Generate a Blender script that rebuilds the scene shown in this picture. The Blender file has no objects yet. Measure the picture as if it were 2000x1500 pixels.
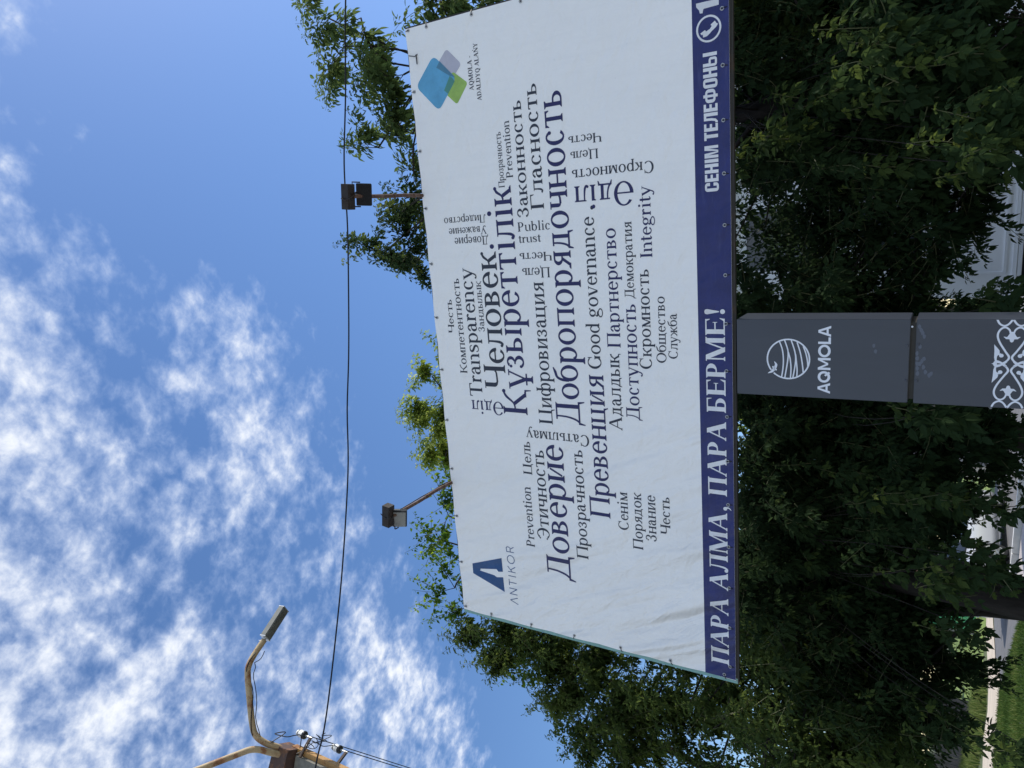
import bpy, bmesh, math, random
import numpy as np
from mathutils import Vector, Matrix
R = math.radians
scene = bpy.context.scene
col = scene.collection
# ================================================================ camera
# world axes: X along the billboard to the right, Y away from the viewer, Z up; eye 1.6 m above the pavement
cam_d = bpy.data.cameras.new('camera'); cam = bpy.data.objects.new('camera', cam_d); col.objects.link(cam)
RIGHT = Vector((0.9732, 0.2247, 0.0486)); UP = Vector((0.0773, -0.5190, 0.8513)); FWD = Vector((-0.2165, 0.8247, 0.5224))
# the phone was held sideways: the picture's left edge is the top of the place
mw = Matrix((-UP, RIGHT, -FWD)).transposed().to_4x4(); mw.translation = (0, 0, 1.6)
cam.matrix_world = mw
cam_d.sensor_fit = 'HORIZONTAL'; cam_d.sensor_width = 36; cam_d.lens = 36*1387/2000
cam_d.clip_start = .05; cam_d.clip_end = 2000
scene.camera = cam
# ================================================================ light
SUN_EL, SUN_AZ = 45, 60          # azimuth from +Y towards +X: behind the board, to the right
world = bpy.data.worlds.new('World'); scene.world = world; world.use_nodes = True
wt = world.node_tree; wt.nodes.clear()
def wn(t, **k):
    n = wt.nodes.new(t)
    for a, b in k.items(): setattr(n, a, b)
    return n
def wmath(op, a, b=None, c=None):
    n = wn('ShaderNodeMath', operation=op)
    for i, v in enumerate((a, b, c)):
        if v is None: continue
        if isinstance(v, (int, float)): n.inputs[i].default_value = v
        else: wt.links.new(v, n.inputs[i])
    return n.outputs[0]
sky = wn('ShaderNodeTexSky', sky_type='NISHITA', sun_disc=False, sun_elevation=R(SUN_EL), sun_rotation=R(SUN_AZ), altitude=300, air_density=1.15, dust_density=.35, ozone_density=2.6)
tc = wn('ShaderNodeTexCoord'); sep = wn('ShaderNodeSeparateXYZ'); wt.links.new(tc.outputs['Generated'], sep.inputs[0])
zc = wmath('MAXIMUM', sep.outputs[2], .06)
px = wmath('DIVIDE', sep.outputs[0], zc); py = wmath('DIVIDE', sep.outputs[1], zc)     # a flat cloud layer seen from below
cmb = wn('ShaderNodeCombineXYZ'); wt.links.new(px, cmb.inputs[0]); wt.links.new(py, cmb.inputs[1])
def noise(scale, detail, rough, dist=0, off=(0, 0, 0), stretch=(1, 1, 1), rot=0):
    mp = wn('ShaderNodeMapping'); mp.inputs['Location'].default_value = off; mp.inputs['Scale'].default_value = stretch; mp.inputs['Rotation'].default_value = (0, 0, rot)
    wt.links.new(cmb.outputs[0], mp.inputs[0])
    n = wn('ShaderNodeTexNoise'); wt.links.new(mp.outputs[0], n.inputs['Vector'])
    n.inputs['Scale'].default_value = scale; n.inputs['Detail'].default_value = detail; n.inputs['Roughness'].default_value = rough; n.inputs['Distortion'].default_value = dist
    return n.outputs[0]
def sstep(v, lo, hi):
    n = wn('ShaderNodeMapRange', interpolation_type='SMOOTHSTEP'); wt.links.new(v, n.inputs[0])
    n.inputs[1].default_value = lo; n.inputs[2].default_value = hi
    return n.outputs[0]
# edge of the cloud field: clear towards +Y, clouded overhead, to the left and behind
yb = wmath('ADD', .535, wmath('MULTIPLY', .27, wmath('SUBTRACT', 1, sstep(px, -.12, .10))))
yb = wmath('ADD', yb, wmath('MULTIPLY', -.38, wmath('MINIMUM', px, 0)))
dist_in = wmath('SUBTRACT', yb, py)
field = wmath('SUBTRACT', wmath('MULTIPLY', 1.21, sstep(dist_in, -.18, .15)), 1.00)
zen = wmath('MULTIPLY', sstep(wmath('SUBTRACT', .50, py), 0, .08), sstep(wmath('SUBTRACT', .30, px), 0, .15))
field = wmath('ADD', field, wmath('MULTIPLY', .26, zen))
n1 = noise(12.0, 10, .57, .12, (3.1, 1.7, 0), (1, 1.12, 1), .6)
n2 = noise(31, 8, .60, .25, (0.4, 5.2, 2), (1, 1.15, 1), .8)
nb = noise(3.6, 4, .5, .3, (5.7, 2.9, 1))
dn = wmath('ADD', wmath('MULTIPLY', wmath('SUBTRACT', n1, .5), 2.3), wmath('MULTIPLY', wmath('SUBTRACT', n2, .5), 1.15))
dn = wmath('ADD', dn, wmath('MULTIPLY', wmath('SUBTRACT', nb, .5), 1.7))
dens = wmath('ADD', dn, field)
alpha = sstep(dens, -.25, .95)
alpha = wmath('MULTIPLY', wmath('MULTIPLY', wmath('POWER', alpha, .85), .97), sstep(sep.outputs[2], .02, .22))
crmp = wn('ShaderNodeValToRGB'); wt.links.new(sstep(dens, .0, .95), crmp.inputs[0])
crmp.color_ramp.elements[0].color = (.50, .62, .88, 1); crmp.color_ramp.elements[1].color = (.92, .95, 1.0, 1)
hsv = wn('ShaderNodeHueSaturation'); wt.links.new(sky.outputs[0], hsv.inputs['Color']); hsv.inputs['Saturation'].default_value = 1.15; hsv.inputs['Hue'].default_value = .505
bg1 = wn('ShaderNodeBackground'); wt.links.new(hsv.outputs[0], bg1.inputs[0]); bg1.inputs[1].default_value = .135
bg2 = wn('ShaderNodeBackground'); wt.links.new(crmp.outputs[0], bg2.inputs[0]); bg2.inputs[1].default_value = .82
mx = wn('ShaderNodeMixShader'); wt.links.new(alpha, mx.inputs[0]); wt.links.new(bg1.outputs[0], mx.inputs[1]); wt.links.new(bg2.outputs[0], mx.inputs[2])
wo = wn('ShaderNodeOutputWorld'); wt.links.new(mx.outputs[0], wo.inputs[0])
sun_d = bpy.data.lights.new('sun', 'SUN'); sun_d.energy = 3.6; sun_d.angle = R(.53); sun_d.color = (1, .95, .86)
sun = bpy.data.objects.new('sun', sun_d); col.objects.link(sun)
sv = Vector((math.cos(R(SUN_EL))*math.sin(R(SUN_AZ)), math.cos(R(SUN_EL))*math.cos(R(SUN_AZ)), math.sin(R(SUN_EL))))
sun.rotation_euler = (-sv).to_track_quat('-Z', 'Y').to_euler(); sun.location = sv*60
vs = scene.view_settings; scene.display_settings.display_device = 'sRGB'
vs.view_transform = 'Standard'; vs.look = 'None'; vs.exposure = 0.42; vs.gamma = 1
# ================================================================ helpers
def tag(o, label=None, cat=None, group=None, kind=None):
    if label: o['label'] = label
    if cat: o['category'] = cat
    if group: o['group'] = group
    if kind: o['kind'] = kind
    return o
def thing(name, label, cat, loc=(0, 0, 0), rz=0, group=None):
    o = bpy.data.objects.new(name, None); col.objects.link(o); o.location = loc; o.rotation_euler = (0, 0, rz); o.empty_display_size = .3
    return tag(o, label, cat, group)
class MB:
    """collects shapes into one mesh"""
    def __init__(s): s.v, s.f = [], []
    def add(s, v, f):
        b = len(s.v); s.v += [tuple(p) for p in v]; s.f += [[i + b for i in k] for k in f]; return s
    def box(s, c, d, m=None, bev=0):
        hx, hy, hz = d[0]/2, d[1]/2, d[2]/2; m = m or Matrix()
        if not bev:
            P = [(x, y, z) for x in (-hx, hx) for y in (-hy, hy) for z in (-hz, hz)]
            F = [(0, 1, 3, 2), (4, 6, 7, 5), (0, 4, 5, 1), (2, 3, 7, 6), (0, 2, 6, 4), (1, 5, 7, 3)]
        else:
            bm = bmesh.new(); bmesh.ops.create_cube(bm, size=1)
            for v in bm.verts: v.co = Vector((v.co.x*d[0], v.co.y*d[1], v.co.z*d[2]))
            bmesh.ops.bevel(bm, geom=bm.edges[:], offset=bev, segments=2, affect='EDGES')
            bm.verts.index_update(); P = [v.co.copy() for v in bm.verts]; F = [[v.index for v in f.verts] for f in bm.faces]; bm.free()
        return s.add([m.to_3x3() @ Vector(p) + Vector(c) for p in P], F)
    def tube(s, pts, r, n=8, cap=True):
        pts = [Vector(p) for p in pts]; rs = r if hasattr(r, '__len__') else [r]*len(pts)
        V, F = [], []; ref = None
        for i, p in enumerate(pts):
            d = (pts[min(i+1, len(pts)-1)] - pts[max(i-1, 0)]).normalized()
            if ref is None: ref = d.orthogonal().normalized()
            ref = (ref - d*ref.dot(d)); ref = ref.normalized() if ref.length > 1e-6 else d.orthogonal().normalized()
            b = d.cross(ref)
            V += [p + (ref*math.cos(2*math.pi*k/n) + b*math.sin(2*math.pi*k/n))*rs[i] for k in range(n)]
        for i in range(len(pts) - 1):
            for k in range(n): F.append((i*n + k, i*n + (k+1) % n, (i+1)*n + (k+1) % n, (i+1)*n + k))
        if cap: F += [tuple(range(n))[::-1], tuple(range((len(pts)-1)*n, len(pts)*n))]
        return s.add(V, F)
    def lathe(s, prof, c=(0, 0, 0), m=None, n=20):
        m = (m or Matrix()).to_3x3(); c = Vector(c)
        V = [m @ Vector((r*math.cos(2*math.pi*k/n), r*math.sin(2*math.pi*k/n), z)) + c for r, z in prof for k in range(n)]; F = []
        for i in range(len(prof) - 1):
            for k in range(n): F.append((i*n + k, i*n + (k+1) % n, (i+1)*n + (k+1) % n, (i+1)*n + k))
        F += [tuple(range(n))[::-1], tuple(range((len(prof)-1)*n, len(prof)*n))]
        return s.add(V, F)
    def prism(s, poly, y0, y1):
        """polygon in XZ extruded along Y"""
        n = len(poly); V = [(x, y0, z) for x, z in poly] + [(x, y1, z) for x, z in poly]
        return s.add(V, [tuple(range(n)), tuple(range(n, 2*n))[::-1]] + [(i, i + n, (i+1) % n + n, (i+1) % n) for i in range(n)])
    def build(s, name, m, parent=None, smooth=False):
        me = bpy.data.meshes.new(name); me.from_pydata(s.v, [], s.f); me.validate()
        bm = bmesh.new(); bm.from_mesh(me); bmesh.ops.recalc_face_normals(bm, faces=bm.faces[:]); bm.to_mesh(me); bm.free()
        if smooth: me.polygons.foreach_set('use_smooth', [True]*len(me.polygons))
        o = bpy.data.objects.new(name, me); col.objects.link(o); me.materials.append(getattr(m, "m", m))
        if parent: o.parent = parent
        return o
def rel(pts, o): return [Vector(p) - Vector(o) for p in pts]
def spline(pts, n=6):
    pts = [Vector(p) for p in pts]; m = len(pts); C = []
    for i in range(m - 1):
        p0, p1, p2, p3 = pts[max(i-1, 0)], pts[i], pts[i+1], pts[min(i+2, m-1)]
        for k in range(n):
            t = k/n; C.append(.5*(2*p1 + (p2-p0)*t + (2*p0-5*p1+4*p2-p3)*t*t + (3*p1-p0-3*p2+p3)*t**3))
    return C + [pts[-1]]
# ---------------------------------------------------------------- materials
class M:
    def __init__(s, name, color, rough=.6, metal=0, spec=.4):
        s.m = bpy.data.materials.new(name); s.m.use_nodes = True; s.t = s.m.node_tree
        s.b = s.t.nodes['Principled BSDF']; s.set(color, rough, metal, spec); s.co = None
    def set(s, c, r, me, sp):
        s.b.inputs['Base Color'].default_value = (*c, 1); s.b.inputs['Roughness'].default_value = r; s.b.inputs['Metallic'].default_value = me; s.b.inputs['Specular IOR Level'].default_value = sp
        s.c = c
    def n(s, t, **k):
        x = s.t.nodes.new(t)
        for a, b in k.items(): setattr(x, a, b)
        return x
    def l(s, a, b): s.t.links.new(a, b)
    def coord(s, scale=(1, 1, 1), rot=(0, 0, 0)):
        tcn = s.n('ShaderNodeTexCoord'); mp = s.n('ShaderNodeMapping', vector_type='TEXTURE'); mp.inputs['Scale'].default_value = [1/k for k in scale]; mp.inputs['Rotation'].default_value = rot
        s.l(tcn.outputs['Object'], mp.inputs[0]); return mp.outputs[0]
    def noise(s, sc, det=4, ro=.55, scale=(1, 1, 1), rot=(0, 0, 0), dist=0):
        x = s.n('ShaderNodeTexNoise'); s.l(s.coord(scale, rot), x.inputs['Vector']); x.inputs['Scale'].default_value = sc; x.inputs['Detail'].default_value = det; x.inputs['Roughness'].default_value = ro; x.inputs['Distortion'].default_value = dist
        return x.outputs[0]
    def ramp(s, v, *st):
        x = s.n('ShaderNodeValToRGB'); s.l(v, x.inputs[0]); e = x.color_ramp.elements
        while len(e) < len(st): e.new(.5)
        for k, (p, c) in zip(e, st): k.position = p; k.color = (*c, 1) if hasattr(c, '__len__') else (c, c, c, 1)
        return x.outputs[0]
    def mix(s, f, a, b):
        x = s.n('ShaderNodeMix', data_type='RGBA')
        if isinstance(f, (int, float)): x.inputs[0].default_value = f
        else: s.l(f, x.inputs[0])
        for i, v in ((6, a), (7, b)):
            if hasattr(v, '__len__'): x.inputs[i].default_value = (*v, 1)
            else: s.l(v, x.inputs[i])
        return x.outputs[2]
    def color(s, c): s.l(c, s.b.inputs['Base Color']); return s
    def vary(s, sc=3, lo=.8, hi=1.15, det=6, scale=(1, 1, 1), rot=(0, 0, 0)):
        c = s.c; a = s.ramp(s.noise(sc, det, .6, scale, rot), (.3, tuple(v*lo for v in c)), (.7, tuple(min(1, v*hi) for v in c)))
        return s.color(a)
    def bump(s, h, strength=.3, d=.01):
        x = s.n('ShaderNodeBump'); x.inputs['Strength'].default_value = strength; x.inputs['Distance'].default_value = d; s.l(h, x.inputs['Height']); s.l(x.outputs[0], s.b.inputs['Normal']); return s
    def math(s, op, a, b=None):
        x = s.n('ShaderNodeMath', operation=op)
        for i, v in enumerate((a, b)):
            if v is None: continue
            if isinstance(v, (int, float)): x.inputs[i].default_value = v
            else: s.l(v, x.inputs[i])
        return x.outputs[0]
def rusty(name, base, rust, amt=.5, rough=.6, sc=9):
    k = M(name, base, rough, 0, .4); f = k.ramp(k.noise(sc, 8, .65), (amt - .06, 0), (amt + .06, 1))
    r2 = k.ramp(k.noise(sc*3, 5, .6), (.3, tuple(v*.6 for v in rust)), (.7, tuple(min(1, v*1.3) for v in rust)))
    b2 = k.ramp(k.noise(sc*2, 5, .6), (.3, tuple(v*.85 for v in base)), (.7, tuple(min(1, v*1.12) for v in base)))
    k.color(k.mix(f, b2, r2)); return k
# ---------------------------------------------------------------- lettering
# Letters are drawn as pen strokes (stems, hairlines, bowls, serifs) in a 662-unit cap height.
class Pen:
    def __init__(s, stem=100, lc=84, hair=36, sf=46, sh=26):
        s.S, s.L, s.h, s.sf, s.sh = stem, lc, hair, sf, sh
def q(x0, y0, x1, y1): return [[(x0, y0), (x1, y0), (x1, y1), (x0, y1)]]
def slab(p, x0, x1, y, up, l=1, r=1):
    """bracketed serif under (up=1) or over (up=-1) a stem x0..x1"""
    d = p.sf
    out = [[(x0 - d*l, y), (x1 + d*r, y), (x1 + d*r, y + up*p.sh*.7), (x1, y + up*(p.sh + d*.55*r)), (x0, y + up*(p.sh + d*.55*l)), (x0 - d*l, y + up*p.sh*.7)]]
    return out
def stem(p, x, y0, y1, w, b='lr', t='lr'):
    o = q(x, y0, x + w, y1)
    if b: o += slab(p, x, x + w, y0, 1, 'l' in b, 'r' in b)
    if t: o += slab(p, x, x + w, y1, -1, 'l' in t, 'r' in t)
    return o
def dia(x0, y0, x1, y1, w): return [[(x0, y0), (x0 + w, y0), (x1 + w, y1), (x1, y1)]]
def arc(cx, cy, rx, ry, tx, ty, a0=0, a1=360, n=0):
    n = n or max(6, int(abs(a1 - a0)/13)); o = []
    P = []
    for i in range(n + 1):
        a = math.radians(a0 + (a1 - a0)*i/n); c, s = math.cos(a), math.sin(a)
        P.append(((cx + rx*c, cy + ry*s), (cx + (rx - tx)*c, cy + (ry - ty)*s)))
    for (a, b), (c, d) in zip(P, P[1:]): o.append([a, c, d, b])
    return o
def curve(pts, ws, n=5):
    """smooth stroke of varying width through pts"""
    m = len(pts); C = []
    for i in range(m - 1):
        p0, p1, p2, p3 = pts[max(i-1, 0)], pts[i], pts[i+1], pts[min(i+2, m-1)]
        for k in range(n):
            t = k/n; f = lambda a, b, c, d: .5*(2*b + (c-a)*t + (2*a-5*b+4*c-d)*t*t + (3*b-a-3*c+d)*t**3)
            C.append((f(p0[0], p1[0], p2[0], p3[0]), f(p0[1], p1[1], p2[1], p3[1]), ws[i] + (ws[i+1]-ws[i])*t))
    C.append((pts[-1][0], pts[-1][1], ws[-1]))
    E = []
    for i, (x, y, w) in enumerate(C):
        a, b = C[max(i-1, 0)], C[min(i+1, len(C)-1)]
        dx, dy = b[0]-a[0], b[1]-a[1]; l = math.hypot(dx, dy) or 1
        nx, ny = -dy/l*w/2, dx/l*w/2
        E.append(((x+nx, y+ny), (x-nx, y-ny)))
    return [[a, c, d, b] for (a, b), (c, d) in zip(E, E[1:])]
def ball(cx, cy, r): return [[(cx + r*math.cos(i*math.pi/6), cy + r*math.sin(i*math.pi/6)) for i in range(12)]]
# generic shapes usable as capitals (H=662) or small letters (H=450)
def gO(p, H, w, W): return W, arc(W/2, H/2, W/2 - 26, H/2 + 12, w*1.05, p.h)
def gC(p, H, w, W, tail=0):
    o = arc(W/2 + 12, H/2, W/2 - 26, H/2 + 12, w*1.05, p.h, 52, 318)
    rx = W/2 - 26; x = W/2 + 12 + rx*.66
    if H > 500: o += [[(x - p.h, H - p.h*2.0), (x + 26, H*.66), (x + 34, H*.66), (x + 26, H + 12), (x + 14, H + 12)]]
    else: o += ball(x - 18, H*.80, 40*w/84)
    return W, o
def gP2(p, H, w, W): # П
    a, b = 62, W - 62 - w
    return W, stem(p, a, 0, H, w, 'lr', 'l') + stem(p, b, 0, H, w, 'lr', 'r') + q(a + w, H - p.h, b, H)
def gN(p, H, w, W):
    a, b = 62, W - 62 - w
    return W, stem(p, a, 0, H, w) + stem(p, b, 0, H, w) + q(a + w, H*.5 - p.h/2, b, H*.5 + p.h/2)
def gI(p, H, w, W):
    a, b = 62, W - 62 - w
    return W, stem(p, a, 0, H, w) + stem(p, b, 0, H, w) + dia(a + w, H*.13, b - p.h*1.3, H*.87, p.h*1.3)
def gT(p, H, w, W):
    c = W/2 - w/2; g = H*.22
    o = stem(p, c, 0, H - p.h, w, 'lr', '') + q(30, H - p.h, W - 30, H)
    for s, x in ((1, 30), (-1, W - 30)):
        o += [[(x, H - p.h), (x + s*60, H - p.h), (x + s*14, H - g), (x - s*6, H - g)]]
    return W, o
def gG(p, H, w, W): # Г
    o = stem(p, 62, 0, H, w, 'lr', 'l') + q(62 + w, H - p.h, W - 30, H)
    return W, o + [[(W - 90, H - p.h), (W - 30, H - p.h), (W - 24, H*.72), (W - 44, H*.72)]]
def gK(p, H, w, W, tail=0):
    o = stem(p, 62, 0, H, w); m = H*.5; x = 62 + w
    o += curve([(x, m), (x + (W-x)*.28, m + H*.06), (W*.70, H*.84), (W - 70, H - 28)], [p.h, p.h*1.1, p.h*1.6, p.h*1.2])
    o += ball(W - 66, H - 40*H/662 - 4, 44*w/100)
    o += dia(W - 70 - w, 0, x + (W-x)*.12, m + H*.04, w*1.02) + slab(p, W - 70 - w, W - 70, 0, 1, .6, 1)
    if tail: o += [[(W - 60, p.h), (W - 12, p.h), (W - 14, -H*.2), (W - 36, -H*.2)]]
    return W, o
def gB2(p, H, w, W): # В
    a = 62; x = a + w
    o = stem(p, a, 0, H, w, 'l', 'l'); m = H*.52
    o += arc(x + W*.10, (H + m)/2, W*.36, (H - m)/2, w*.95, p.h, -90, 90) + arc(x + W*.12, m/2 + p.h*.2, W*.42, m/2 + p.h*.2, w, p.h, -90, 90)
    o += q(x, H - p.h, x + W*.10, H) + q(x, m - p.h*.2, x + W*.11, m + p.h*.8) + q(x, 0, x + W*.12, p.h)
    return W, o
def gR(p, H, w, W, desc=0): # Р as capital
    a = 62; x = a + w; m = H*.44
    o = stem(p, a, 0, H, w, 'lr', 'l') + arc(x + W*.12, (H + m)/2, W*.42, (H - m)/2, w, p.h, -90, 90)
    return W, o + q(x, H - p.h, x + W*.12, H) + q(x, m, x + W*.12, m + p.h)
def soft(p, H, w, a, W, top=''):
    x = a + w; m = H*.54
    o = stem(p, a, 0, H, w, 'l', 'lr') + arc(x + W*.14, m/2, W*.40, m/2, w, p.h, -90, 90)
    return o + q(x, m - p.h, x + W*.14, m) + q(x, 0, x + W*.14, p.h)
def gSoft(p, H, w, W): return W, soft(p, H, w, 62, W)
def gY2(p, H, w, W): # Ы
    return W, soft(p, H, w, 62, W*.68) + stem(p, W - 62 - w, 0, H, w)
def gB(p, H, w, W): # Б
    return W, soft(p, H, w, 62, W) + q(62 + w, H - p.h, W - 50, H) + [[(W - 100, H - p.h), (W - 50, H - p.h), (W - 44, H*.74), (W - 64, H*.74)]]
def gE(p, H, w, W):
    a = 62; x = a + w; r = W - 36
    o = stem(p, a, 0, H, w, 'l', 'l') + q(x, H - p.h, r, H) + q(x, 0, r + 10, p.h) + q(x, H*.5 - p.h/2, r - 120, H*.5 + p.h/2)
    o += [[(r - 70, H - p.h), (r, H - p.h), (r + 4, H*.76), (r - 14, H*.76)], [(r - 70, p.h), (r + 10, p.h), (r + 34, H*.26), (r + 14, H*.26)]]
    return W, o + [[(r - 140, H*.5), (r - 120, H*.38), (r - 104, H*.38), (r - 104, H*.62), (r - 120, H*.62)]]
def gCh(p, H, w, W): # Ч
    b = W - 62 - w; m = H*.42
    o = stem(p, b, 0, H, w) + q(62, H - p.sh, 62 + w + p.sf, H) + q(62 - p.sf, H - p.sh, 62, H)
    o += q(62, m + 80*H/662, 62 + w, H) + arc(62 + 130*H/662, m + 84*H/662, 130*H/662, 110*H/662, w, p.h*1.3, 180, 275)
    return W, o + curve([(62 + 128*H/662, m - 10*H/662), (b - 60*H/662, m + 4), (b, m + 46*H/662)], [p.h*1.3, p.h*1.2, p.h])
def gTs(p, H, w, W, three=0): # Ц Щ
    xs = [62, W - 110 - w] if not three else [62, (W - 48)/2 - w/2, W - 110 - w]
    o = []
    for x in xs: o += stem(p, x, p.h, H, w, '', 'lr')
    r = W - 110
    o += q(62 - p.sf, 0, r + 10, p.h) + [[(r, 0), (r + 60, 0), (r + 84, -H*.21), (r + 54, -H*.21)]] + q(r, 0, r + 62, p.h)
    return W, o
def gYa(p, H, w, W): # Я
    b = W - 62 - w; m = H*.46
    o = stem(p, b, 0, H, w, 'lr', 'r') + arc(b - W*.12, (H + m)/2, W*.36, (H - m)/2, w, p.h, 90, 270)
    o += q(b - W*.12, H - p.h, b, H) + q(b - W*.12, m, b, m + p.h)
    return W, o + dia(40, 0, b - W*.2 - 10, m + p.h*.6, w*.95) + slab(p, 40, 40 + w, 0, 1, 1, .3)
def gL(p, H, w, W): # Л
    b = W - 62 - w
    o = stem(p, b, 0, H, w, 'lr', 'r') + q(W*.24, H - p.h, b, H) + q(W*.24 - p.sf*.7, H - p.sh, W*.24, H)
    o += curve([(W*.31, H - p.h), (W*.30, H*.55), (W*.26, H*.2), (W*.17, H*.03), (W*.07, H*.06)], [p.h*1.1, p.h*1.3, p.h*1.7, p.h*1.5, p.h])
    return W, o + ball(W*.085, H*.085, 42*w/100)
def gD(p, H, w, W): # Д
    b = W - 120 - w
    o = q(b, p.h, b + w, H) + slab(p, b, b + w, H, -1, 0, 1) + q(W*.27 - p.sf*.7, H - p.h, b, H)
    o += curve([(W*.36, H - p.h), (W*.34, H*.55), (W*.26, H*.22), (W*.16, p.h*.8)], [p.h*1.1, p.h*1.2, p.h*1.3, p.h*1.3])
    o += q(40, 0, W - 40, p.h*1.15)
    for s, x in ((1, 40), (-1, W - 40)): o += [[(x, p.h), (x + s*72, p.h), (x + s*14, -H*.2), (x - s*14, -H*.2)]]
    return W, o
def gM(p, H, w, W):
    b = W - 62 - w
    o = stem(p, 84, 0, H - p.sh, p.h*1.2, 'lr', '') + stem(p, b, 0, H, w, 'lr', 'r') + q(62 - p.sf*.7, H - p.sh, 84, H)
    return W, o + dia(W/2 - w*.55, 0, 66, H, w*1.1) + dia(W/2 - p.h*.5, 0, b - p.h*.2, H, p.h*1.3)
def gA(p, H, w, W):
    o = dia(40, 0, W/2 - p.h*.9, H + 10, p.h*1.2) + dia(W - 50 - w*1.1, 0, W/2 - w*.6, H + 10, w*1.1)
    o += q(W*.25, H*.33, W*.66, H*.33 + p.h)
    return W, o + slab(p, 44, 44 + p.h, 0, 1, .7, 1.2) + slab(p, W - 50 - w*1.1, W - 50, 0, 1, 1.2, .7)
def gZ(p, H, w, W): # З
    m = H*.53
    o = arc(W*.46, (H + m)/2 + 4, W*.36, (H - m)/2 + 8, w*.9, p.h, -80, 150) + arc(W*.45, m/2, W*.42, m/2 + 10, w, p.h, -140, 85)
    return W, o + q(W*.32, m - p.h/2, W*.54, m + p.h/2) + ball(W*.18, H*.79, 40*w/100) + ball(W*.17, H*.17, 42*w/100)
def gZh(p, H, w, W): # Ж
    c = W/2; o = stem(p, c - w/2, 0, H, w); m = H*.5
    for s in (-1, 1):
        o += curve([(c + s*w/2, m), (c + s*W*.16, m + H*.06), (c + s*W*.30, H*.82), (c + s*W*.40, H - 28)], [p.h, p.h*1.2, p.h*1.6, p.h])
        o += ball(c + s*W*.405, H - 36*H/662, 42*w/100)
        x = c + s*(W*.40); y = c + s*(w*.5 + 20)
        o += [[(x - w*.5, 0), (x + w*.5, 0), (y + w*.45, m + H*.04), (y - w*.45, m + H*.04)]] + slab(p, x - w*.5, x + w*.5, 0, 1, .6, .6)
    return W, o
def gU(p, W=500): # у y
    L = p.L
    o = dia(W*.5 - L*.45, 0, 40, 450 - p.sh, L*1.05) + q(0, 450 - p.sh, 180, 450) + q(W - 170, 450 - p.sh, W - 10, 450)
    return W, o + curve([(W - 80, 450 - p.sh), (W*.56, 60), (W*.40, -150), (W*.24, -196), (W*.12, -180)], [p.h, p.h*1.2, p.h*1.4, p.h*1.2, p.h]) + ball(W*.14, -168, 40)
def ga(p):
    L = p.L
    o = q(250, 80, 250 + L, 330) + arc(190, 318, 60 + L + 2 if 0 else 144, 144, L, p.h, 0, 155) + ball(78, 350, 38)
    o += arc(170, 132, 138, 142, L, p.h, 100, 300) + curve([(250, 270), (190, 262), (140, 268)], [p.h, p.h, p.h])
    return 444, o + curve([(235, 40), (290, 90)], [p.h*1.3, p.h]) + curve([(292, 90), (320, 30), (370, 14), (430, 50)], [L, L*.9, p.h*1.4, p.h*.8])
def ge(p, W=444):
    o = arc(W/2 + 6, 225, W/2 - 20, 237, p.L, p.h, 5, 325) + q(W*.16, 250, W - 34, 250 + p.h)
    return W, o + arc(W/2 + 6, 225, W/2 - 20, 237, p.L*.75, p.h, 0, 60)
def gsc(p): # ә
    o = [[(444 - x, 450 - y) for x, y in k] for k in ge(p)[1]]
    return 444, o
def gScha(p, W=680): # Ә
    o = arc(W/2, 331, W/2 - 26, 343, p.S, p.h, -180, 145) + q(40, 331 - p.h, W - 60, 331)
    return W, o
def gEr(p, H, w, W): # р p
    L = p.L
    o = stem(p, 60, -217, 450, L, 'lr', 'l')
    return 500, o + arc(262, 222, 204, 238, L*1.05, p.h, -140, 140)
def gEf(p):
    L = p.L; o = stem(p, 330 - L/2, -217, 683, L, 'lr', 'lr')
    return 660, o + arc(192, 225, 164, 237, L, p.h, 40, 320) + arc(468, 225, 164, 237, L, p.h, -140, 140)
def gBe(p):
    o = arc(250, 225, 224, 237, p.L, p.h) + curve([(58, 250), (62, 420), (130, 560), (280, 610), (400, 660)], [p.L, p.L*.8, p.h*1.6, p.h*1.8, p.h*.6])
    return 500, o
def gEz(p):
    H = 662; W = 640
    return W, arc(W/2 - 12, H/2, W/2 - 26, H/2 + 12, p.S*1.05, p.h, -138, 140) + q(W*.34, H/2 - p.h/2, W*.86, H/2 + p.h/2) + ball(76, H*.78, 40) + ball(70, H*.2, 40)
def gUc(p): # У
    W = 700
    o = dia(W*.52 - 50, 200, 70, 662 - p.sh, 104) + q(10, 662 - p.sh, 240, 662) + q(W - 230, 662 - p.sh, W - 10, 662)
    return W, o + curve([(W - 110, 640), (W*.54, 200), (W*.42, 40), (W*.28, 0), (W*.17, 20)], [p.h, p.h*1.3, p.h*1.6, p.h*1.4, p.h]) + ball(W*.18, 50, 46)
def gYu(p): # ұ
    L = p.L; W = 520; c = W/2
    o = dia(c - L*.5, -10, 40, 450 - p.sh, L*1.05) + dia(c - p.h*.2, -10, W - 90, 450 - p.sh, p.h*1.1) + stem(p, c - L/2, -217, 10, L, 'lr', '')
    return W, o + q(0, 450 - p.sh, 180, 450) + q(W - 170, 450 - p.sh, W - 10, 450) + q(c - 150, -60, c + 150, -60 + p.h)
def lr(p):
    return 340, stem(p, 60, 0, 450, p.L, 'lr', 'l') + curve([(60 + p.L, 330), (200, 420), (262, 440)], [p.h, p.h*1.4, p.h*1.6]) + ball(280, 400, 46)
def ln(p, u=0):
    o = stem(p, 50, 0, 450, p.L, 'lr', 'l') + stem(p, 350, 0, 300, p.L, 'lr', '')
    return 500, o + arc(290, 296, 60 + p.L, 160, p.L, p.h*1.4, 0, 130)
def lu(p):
    o = stem(p, 50, 150, 450, p.L, '', 'l') + stem(p, 350, 0, 450, p.L, 'r', 'l')
    return 500, o + arc(50 + 60 + p.L, 150, 60 + p.L, 160, p.L, p.h*1.4, 180, 310)
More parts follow.
